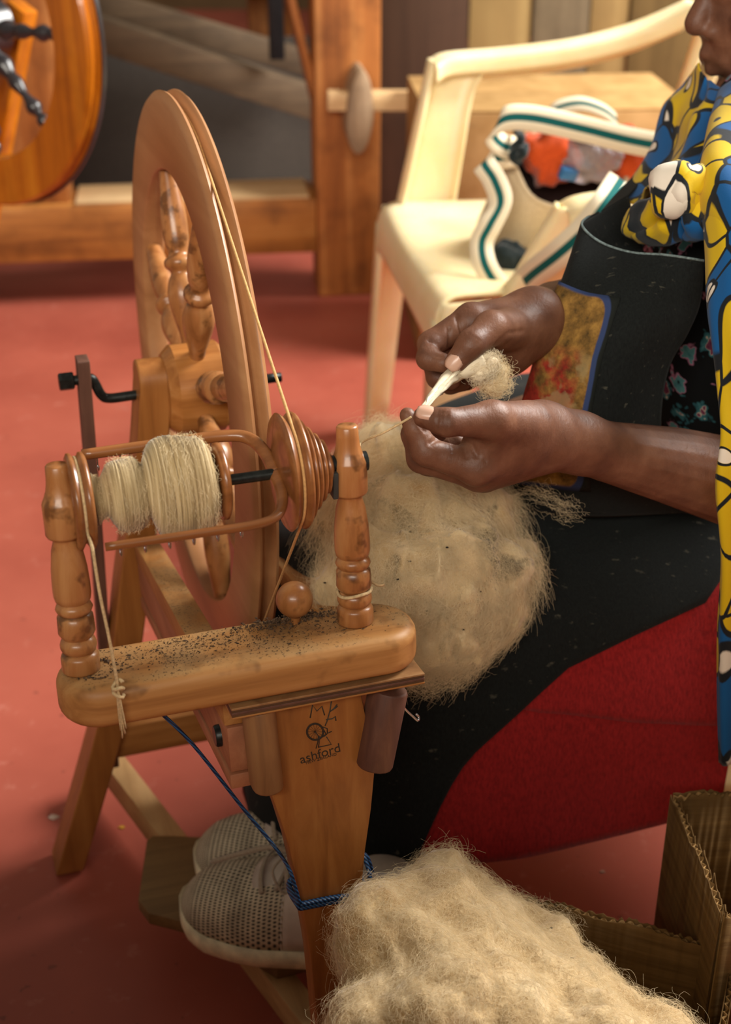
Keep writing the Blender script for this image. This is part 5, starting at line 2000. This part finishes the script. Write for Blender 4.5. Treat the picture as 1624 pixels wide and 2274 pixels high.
def shoe(toe, heel, z0, tail=True):
    toe, heel = np.array(toe), np.array(heel)
    L = np.linalg.norm(heel - toe)
    ax = (heel - toe) / L
    sd = np.array([-ax[1], ax[0]])                # across
    if sd[1] > 0:
        sd = -sd                                   # positive = towards the camera
    sh = bpy.data.objects.new('shoe', None)
    link(sh, person)
    sh.location = (float(toe[0] - PO[0]), float(toe[1] - PO[1]), float(z0))

    def W(s, w, z):
        q = ax * s * L + sd * w
        return np.array([q[0], q[1], z])
    def half(s):
        return np.interp(s, [0, .02, .06, .14, .26, .36, .5, .65, .8, .92, .98, 1], [.004, .018, .030, .041, .047, .048, .043, .037, .035, .032, .022, .004])
    S = np.concatenate([np.linspace(0, .1, 9)[:-1], np.linspace(.1, .95, 26), np.linspace(.95, 1, 6)[1:]])
    # sole: outline bulging out at mid height
    rows = []
    for s in S:
        h = half(s)
        lift = .010 * max(0, (.12 - s) / .12) ** 1.5
        zt = .026 + lift * 1.2
        rows.append([W(s, k_ * (h + o_), z_) for k_, o_, z_ in ((0, 0, lift), (.9, 0, lift), (1, .001, lift + .005), (1, .0035, lift + .014), (1, .002, zt), (.93, 0, zt), (0, 0, zt), (-.93, 0, zt), (-1, .002, zt), (-1, .0035, lift + .014), (-1, .001, lift + .005), (-.9, 0, lift), (0, 0, lift))])
    G = np.array(rows)
    r_, c_ = G.shape[:2]
    V = list(G.reshape(-1, 3))
    sole = from_data('sole', V, grid_faces(r_, c_), 'shoe_sole', sh)
    # upper
    top = lambda s: np.interp(s, [0, .03, .08, .16, .3, .42, .55, .7, .85, 1], [.030, .046, .058, .066, .076, .090, .108, .112, .112, .100])
    def urow(s, n=25, off=0.0):
        h = half(s) * .985 + off
        out = []
        for a in np.linspace(0, PI, n):
            ca, sa = math.cos(a), math.sin(a)
            out.append(W(s, h * np.sign(ca) * abs(ca) ** .8, .024 + (top(s) - .024 + off) * sa ** .75))
        return out
    split = .45
    SA = np.concatenate([np.linspace(0.005, .08, 8)[:-1], np.linspace(.08, split, 16)])
    G = np.array([urow(s) for s in SA])
    toe_o = sheet('toe_mesh', G, 'shoe_mesh', sh, .0012, uv=True)
    G = np.array([urow(s) for s in np.linspace(split - .01, .985, 18)])
    sheet('heel_upper', G, 'shoe_leather', sh, .0012)
    # eyelet panel with a curved front edge and side overlays
    rows = []
    for s in np.linspace(.30, .62, 12):
        row = np.array(urow(s, 41, .0016))
        rows.append(row[10:31])
    G = np.array(rows)
    for j in range(G.shape[1]):
        f = abs(j / (G.shape[1] - 1) * 2 - 1)
        G[:, j] += np.append(ax, 0) * .022 * f ** 2
    sheet('eyelet_panel', G, 'shoe_leather', sh, .0016)
    # laces
    for k_, s in enumerate(np.linspace(.36, .56, 5)):
        pts = []
        row = np.array(urow(s, 41, .0045))
        for j in range(13, 28):
            pts.append(row[j] + np.append(ax, 0) * .006 * math.sin((j - 13) / 14 * PI) * (1 if k_ % 2 else -1))
        tube('lace', pts, .0030, 'lace', sh, seg=8, flat=.5)
    row = np.array(urow(.46, 41, .010))
    lp = row[20]
    for sg in (1, -1):
        e = [lp, lp + W(-.02, sg * .018, .012), lp + W(-.05, sg * .034, .006), lp + W(.0, sg * .040, -.012), lp + W(.04, sg * .024, .0), lp]
        tube('lace', smooth_prof(e, 6), .0022, 'lace', sh, seg=8, flat=.6)
    if tail:
      tube('lace', smooth_prof([lp, lp + W(-.08, .006, .010), lp + W(-.20, .012, .002), lp + W(-.31, .016, -.010)], 6), [.0026] * 18 + [.0012], 'lace', sh, seg=8, flat=.7)
    # tongue and sock opening
    tube('collar', [W(s, w, z) for s, w, z in [( .52 + .23 * (1 - math.cos(a)), .026 * math.sin(a), .112) for a in np.linspace(0, 2 * PI, 25)[:-1]]], .007, 'shoe_leather', sh, seg=8, closed=True)
    return sh


t0 = pz_(404, 2008, .11)[:2]
u0 = pz_(434, 1905, .11)[:2]
shoe(t0, t0 + np.array([.247, -.050]), .0885)
shoe(u0, u0 + np.array([.248, -.030]), .0885, False)
# ================================================================ wool
t = NT('wool_core')
v = t.coord(scale=(14, 14, 14))
n1 = t.noise(v, 1.0, 5, .65, .8)
v2 = t.coord(scale=(60, 60, 20))
n2 = t.noise(v2, 1.0, 4, .7)
c = t.ramp(n1, [(.3, srgb(170, 138, 92)), (.5, srgb(206, 178, 132)), (.72, srgb(230, 208, 168))])
t.base(t.mix(t.math('MULTIPLY', n2, .4), c, srgb(180, 148, 102)))
t.bump(n2, .7, .004)
t.b.inputs['Subsurface Weight'].default_value = .2
t.b.inputs['Subsurface Radius'].default_value = (.01, .008, .005)
t.set(.95, .1, sheen=.5)
t = NT('wool_lap')
v = t.coord(scale=(14, 14, 14))
n1 = t.noise(v, 1.0, 5, .65, .8)
v2 = t.coord(scale=(60, 60, 20))
n2 = t.noise(v2, 1.0, 4, .7)
c = t.ramp(n1, [(.3, srgb(200, 168, 120)), (.5, srgb(226, 202, 158)), (.72, srgb(242, 226, 192))])
c = t.mix(t.math('MULTIPLY', n2, .4), c, srgb(180, 148, 102))
v3 = t.coord(scale=(26, 26, 15), loc=(5, 2, 8))
dk = t.ramp(t.noise(v3, 1.0, 4, .6, .5), [(.57, (0, 0, 0)), (.68, (1, 1, 1))])
t.base(t.mix(t.math('MULTIPLY', dk, .75), c, srgb(66, 58, 44)))
t.bump(n2, .7, .004)
t.set(.95, .1, sheen=.4)
plain('wool_pale', srgb(226, 212, 184), rough=.9, spec=.1, var=.08, scale=60)
plain('seed_dark', srgb(40, 28, 20), rough=.9)


def surf_fibres(name, P, N, flow, n, ln, rad, lift, curl, mat, parent, seed, k=9, off=None):
    """strands rooted on surface samples P with normals N, combed along flow with random curls"""
    g = np.random.default_rng(seed)
    idx = g.integers(0, len(P), n)
    root, nn = P[idx], N[idx]
    fl = flow[idx] if flow.ndim == 2 else np.broadcast_to(flow, (n, 3))
    d = fl + g.normal(size=(n, 3)) * curl
    d -= nn * (d * nn).sum(1, keepdims=True)
    d /= np.maximum(np.linalg.norm(d, axis=1, keepdims=True), 1e-6)
    L = ln * g.uniform(.4, 1.4, n)
    up = lift * np.abs(g.normal(size=n))
    b = np.cross(nn, d)
    th = g.normal(size=n) * .5
    om = g.normal(size=n) * .55
    pos = np.zeros((n, k, 3))
    cur = root.copy()
    for j in range(k):
        f = j / (k - 1)
        pos[:, j] = cur + nn * (.0005 + up * np.sin(PI * f) * (.4 + .6 * f))[:, None]
        cur = cur + (d * np.cos(th)[:, None] + b * np.sin(th)[:, None]) * (L / (k - 1))[:, None] - nn * (.12 * L / (k - 1) * f)[:, None]
        th = th + om + g.normal(size=n) * .25
    return fibres(name, pos, rad, mat, parent)


def mesh_samples(me):
    n = len(me.vertices)
    P = np.empty(n * 3)
    N = np.empty(n * 3)
    me.vertices.foreach_get('co', P)
    me.vertices.foreach_get('normal', N)
    return P.reshape(-1, 3), N.reshape(-1, 3)


# --- fleece on the lap
lap = [[(742, 1090, 1.165), (792, 1000, 1.165), (850, 956, 1.165), (925, 975, 1.16), (1035, 1045, 1.16), (1112, 1075, 1.165)],
       [(712, 1150, 1.125), (800, 1090, 1.095), (880, 1070, 1.085), (965, 1085, 1.08), (1062, 1110, 1.09), (1135, 1145, 1.12)],
       [(705, 1230, 1.085), (800, 1210, 1.045), (890, 1200, 1.035), (980, 1200, 1.035), (1080, 1210, 1.045), (1150, 1230, 1.08)],
       [(722, 1315, 1.055), (810, 1315, 1.012), (900, 1310, 1.0), (990, 1310, 1.003), (1090, 1310, 1.02), (1160, 1310, 1.055)],
       [(765, 1390, 1.035), (840, 1405, .992), (920, 1405, .985), (1000, 1395, .992), (1080, 1375, 1.012), (1132, 1370, 1.04)],
       [(815, 1435, 1.030), (872, 1468, .992), (930, 1492, .986), (1000, 1470, .996), (1050, 1435, 1.012), (1095, 1405, 1.03)]]
G = cr_grid([[py_(*q) for q in r] for r in lap], 12, 12)
n_ = grid_normals(G)
flip = np.sign((n_ * (CAM - G)).sum(2, keepdims=True))
n_ = n_ * flip
nz = vnoise(G.reshape(-1, 3), 60, 4, 4).reshape(G.shape[:2])
nz2 = vnoise(G.reshape(-1, 3), 140, 44, 3).reshape(G.shape[:2])
G = G + n_ * (nz * .015 + nz2 * .005)[..., None]
jit = np.stack([vnoise(G.reshape(-1, 3), 70, 61 + q_, 3).reshape(G.shape[:2]) for q_ in range(3)], -1)
G = G + jit * .011
hh, ww = G.shape[:2]
LO = G.reshape(-1, 3).mean(0)
fl_root = empty('wool_fleece', (LO[0], LO[1], .45), "fluffy cream wool fleece spread over the seated person's lap", 'wool')
LO = np.array([LO[0], LO[1], .45])
# front and back surfaces joined into one soft slab
edge = np.minimum(np.minimum(np.linspace(0, 1, ww)[None, :], np.linspace(1, 0, ww)[None, :]), np.minimum(np.linspace(0, 1, hh)[:, None], np.linspace(1, 0, hh)[:, None]))
tk_ = .032 * np.sqrt(np.clip(edge * 6, 0, 1))
A = (G + n_ * (tk_ * .35)[..., None]).reshape(-1, 3) - LO
B = (G - n_ * (tk_ * .65)[..., None]).reshape(-1, 3) - LO
Fc = grid_faces(hh, ww) + [tuple(reversed(f)) for f in grid_faces(hh, ww, hh * ww)]
core = from_data('fleece_core', list(A) + list(B), Fc, 'wool_lap', fl_root)
flow = np.gradient(G, axis=0).reshape(-1, 3)
flow /= np.linalg.norm(flow, axis=1, keepdims=True)
flow = flow + .6 * np.stack([vnoise(A, 25, 31), vnoise(A, 25, 32), vnoise(A, 25, 33)], 1)
surf_fibres('fleece_fibres', A, n_.reshape(-1, 3), flow, 22000, .034, .00005, .0022, .6, 'wool_fibre', fl_root, 5)
# loose halo round the edge
em = (edge < .13).reshape(-1)
surf_fibres('fleece_wisps', A[em], n_.reshape(-1, 3)[em], (A - A.mean(0))[em] * 2, 4200, .026, .000028, .004, 1.5, 'wool_fibre', fl_root, 6, k=9)
# a loose wisp trailing over the apron
wp = smooth_prof([py_(*q) - LO for q in ((1120, 1100, 1.10), (1165, 1092, 1.095), (1215, 1108, 1.09), (1255, 1130, 1.085), (1290, 1142, 1.085))], 5)
gw_ = np.random.default_rng(77)
pw_ = np.zeros((120, 8, 3))
for i in range(120):
    st = gw_.uniform(0, .75)
    en = min(1, st + gw_.uniform(.15, .35))
    o_ = gw_.normal(size=3) * .0055
    for j in range(8):
        x = (st + (en - st) * j / 7) * (len(wp) - 1)
        i0 = min(int(x), len(wp) - 2)
        pw_[i, j] = wp[i0] + (wp[i0 + 1] - wp[i0]) * (x - i0) + o_ + gw_.normal(size=3) * .0012
fibres('loose_wisp', pw_, .00005, 'wool_fibre', fl_root)
# dark grease-locks and seeds caught in it
g = np.random.default_rng(11)
for j in range(16):
    q = A[g.integers(0, len(A))] + np.array([0, -.002, .001])
    b_ = bmesh.new()
    bmesh.ops.create_icosphere(b_, subdivisions=1, radius=.0011)
    bmesh.ops.transform(b_, matrix=Matrix.Translation(q) @ Matrix.Diagonal((1.3, .9, .8, 1)), verts=b_.verts)
    from_bm('seed', b_, 'seed_dark', fl_root, smooth=True)

# --- heap in the carton
lumps = [(835, 2060, .775, .030), (900, 2025, .80, .032), (955, 1990, .83, .026), (1000, 1940, .855, .019), (975, 1975, .845, .024), (1015, 1985, .85, .024), (950, 2070, .80, .046),
         (1050, 2100, .82, .044), (1120, 2075, .85, .028), (1170, 2080, .86, .022), (835, 2120, .765, .034), (900, 2160, .76, .048), (1000, 2180, .77, .056), (1110, 2190, .79, .052), (1200, 2160, .82, .036),
         (1290, 2235, .79, .040), (1220, 2270, .75, .050), (1390, 2300, .76, .036), (1470, 2335, .74, .032), (1100, 2320, .72, .062), (950, 2290, .71, .056), (840, 2280, .705, .034), (800, 2300, .70, .024), (1300, 2380, .70, .060)]
parts = []
for (px, py, y, r_) in lumps:
    parts.append(ell(py_(px, py, y), [np.array([r_, 0, 0]), np.array([0, r_, 0]), np.array([0, 0, r_])], 20))
cen_ = pz_(1100, 2250, .15)
parts.append(ell((.13, .72, .12), [np.array([.11, -.03, 0]), np.array([.03, .10, 0]), np.array([0, 0, .10])], 24))
me = remesh(parts, .0055, 10, .6)
P, N = mesh_samples(me)
dsp = vnoise(P, 24, 25, 2) * .010 + vnoise(P, 55, 21, 4) * .008 + vnoise(P, 130, 22, 3) * .003
P2 = P + N * dsp[:, None]
me.vertices.foreach_set('co', P2.ravel())
me.update()
WO = np.array([.14, .74, .10])
heap = empty('raw_wool', WO, 'heap of raw cream wool overflowing the brown carton', 'wool')
ho = mesh_child('wool_heap', me, 'wool_core', heap, WO)
P, N = mesh_samples(me)
fl = np.stack([vnoise(P, 16, 41), vnoise(P, 16, 42), -.9 + .4 * vnoise(P, 16, 43)], 1)
vis = ((CAM - WO - P) * N).sum(1) > -.15
surf_fibres('wool_fibres', P[vis], N[vis], fl[vis], 36000, .026, .000045, .0022, 1.1, 'wool_fibre', heap, 8)
topm = vis & (P[:, 2] > .13)
surf_fibres('wool_wisps', P[topm], N[topm], (N + np.array([0, 0, .4]))[topm], 1400, .018, .000026, .004, 2.0, 'wool_fibre', heap, 9, k=9)
for j in range(14):
    vi = np.nonzero(vis)[0]
    q = P[g.choice(vi)]
    b_ = bmesh.new()
    bmesh.ops.create_icosphere(b_, subdivisions=1, radius=.0013)
    bmesh.ops.transform(b_, matrix=Matrix.Translation(q) @ Matrix.Diagonal((1.3, .8, .8, 1)), verts=b_.verts)
    from_bm('seed', b_, 'seed_dark', heap, smooth=True)

# --- drafted tuft between the hands
pin_r, pin_l = py_(1003, 822, 1.050), py_(936, 910, .922)
tf = empty('wool_tuft', (float(pin_r[0]), float(pin_r[1]), float(pin_r[2])), 'pale drafted wool tuft pinched between both hands', 'wool')
TO = pin_r
nS = 900
g = np.random.default_rng(14)
pos = np.zeros((nS, 8, 3))
ctrl = [(1075, 800, 1.052), (1040, 818, 1.048), (1000, 838, 1.040), (968, 872, .985), (937, 908, .924)]
spine = smooth_prof([py_(*c_) for c_ in ctrl], 4)
wid = np.interp(np.linspace(0, 1, len(spine)), [0, .3, .55, .8, 1], [.013, .011, .009, .006, .002])
for i in range(nS):
    a, r_ = g.uniform(0, 6.28), math.sqrt(g.random())
    s0 = g.uniform(0, .5)
    s1 = min(1, s0 + g.uniform(.3, .8))
    for j in range(8):
        s = s0 + (s1 - s0) * j / 7
        x = s * (len(spine) - 1)
        i0 = min(int(x), len(spine) - 2)
        q = spine[i0] + (spine[i0 + 1] - spine[i0]) * (x - i0)
        w = np.interp(x, np.arange(len(spine)), wid)
        pos[i, j] = q + w * r_ * np.array([math.cos(a) * .8, math.sin(a) * .6, math.cos(a) * .7]) + g.normal(size=3) * .0003 - TO
fibres('tuft_fibres', pos, .00012, 'wool_pale', tf)
V, Fc = tube_data([q - TO for q in spine], list(wid * .62), 12)
A_ = np.array([tuple(v_) for v_ in V])
A_ += np.random.default_rng(2).normal(size=A_.shape) * .0006
from_data('tuft_core', list(A_), Fc, 'wool_pale', tf)


def puffball(name, px, py, y, r_, seed, parent, off, n=700, mat='wool_pale', sc=(1, 1, 1)):
    b_ = bmesh.new()
    bmesh.ops.create_icosphere(b_, subdivisions=4, radius=1)
    Q = np.array([v_.co[:] for v_ in b_.verts])
    d_ = 1 + .22 * vnoise(Q, 3.2, seed, 4)
    ctr = py_(px, py, y) - off
    W_ = ctr + Q * d_[:, None] * r_ * np.array(sc)
    for v_, w_ in zip(b_.verts, W_):
        v_.co = Vector(w_)
    o_ = from_bm(name, b_, mat, parent, smooth=True)
    surf_fibres(name + '_fuzz', W_, Q, np.zeros((len(Q), 3)), n, r_ * 1.2, .00007, r_ * .35, 1.0, mat, parent, seed)
    return o_


puffball('tuft_puff', 1072, 806, 1.056, .010, 3, tf, TO, 500, sc=(1.2, .8, .9))
puffball('tuft_puff', 1096, 838, 1.062, .0125, 6, tf, TO, 700, 'wool_fibre', sc=(1.0, .8, 1.1))
puffball('tuft_puff', 1066, 826, 1.050, .0085, 8, tf, TO, 400, sc=(1.2, .8, .8))

# --- the spun yarn from the orifice to the pinch
ori = AXF @ Vector((0, 0, .112))
o0 = gw(ori.x, ori.y, ori.z)
ym = py_(800, 986, .925)
ye = py_(914, 926, .922)
tag(tube('yarn', smooth_prof([o0, ym, (ym + ye) / 2 + np.array([0, 0, -.0008]), ye], 6), .0009, 'twine', seg=7), 'single strand of cream yarn running from the flyer to the fingers', 'yarn')
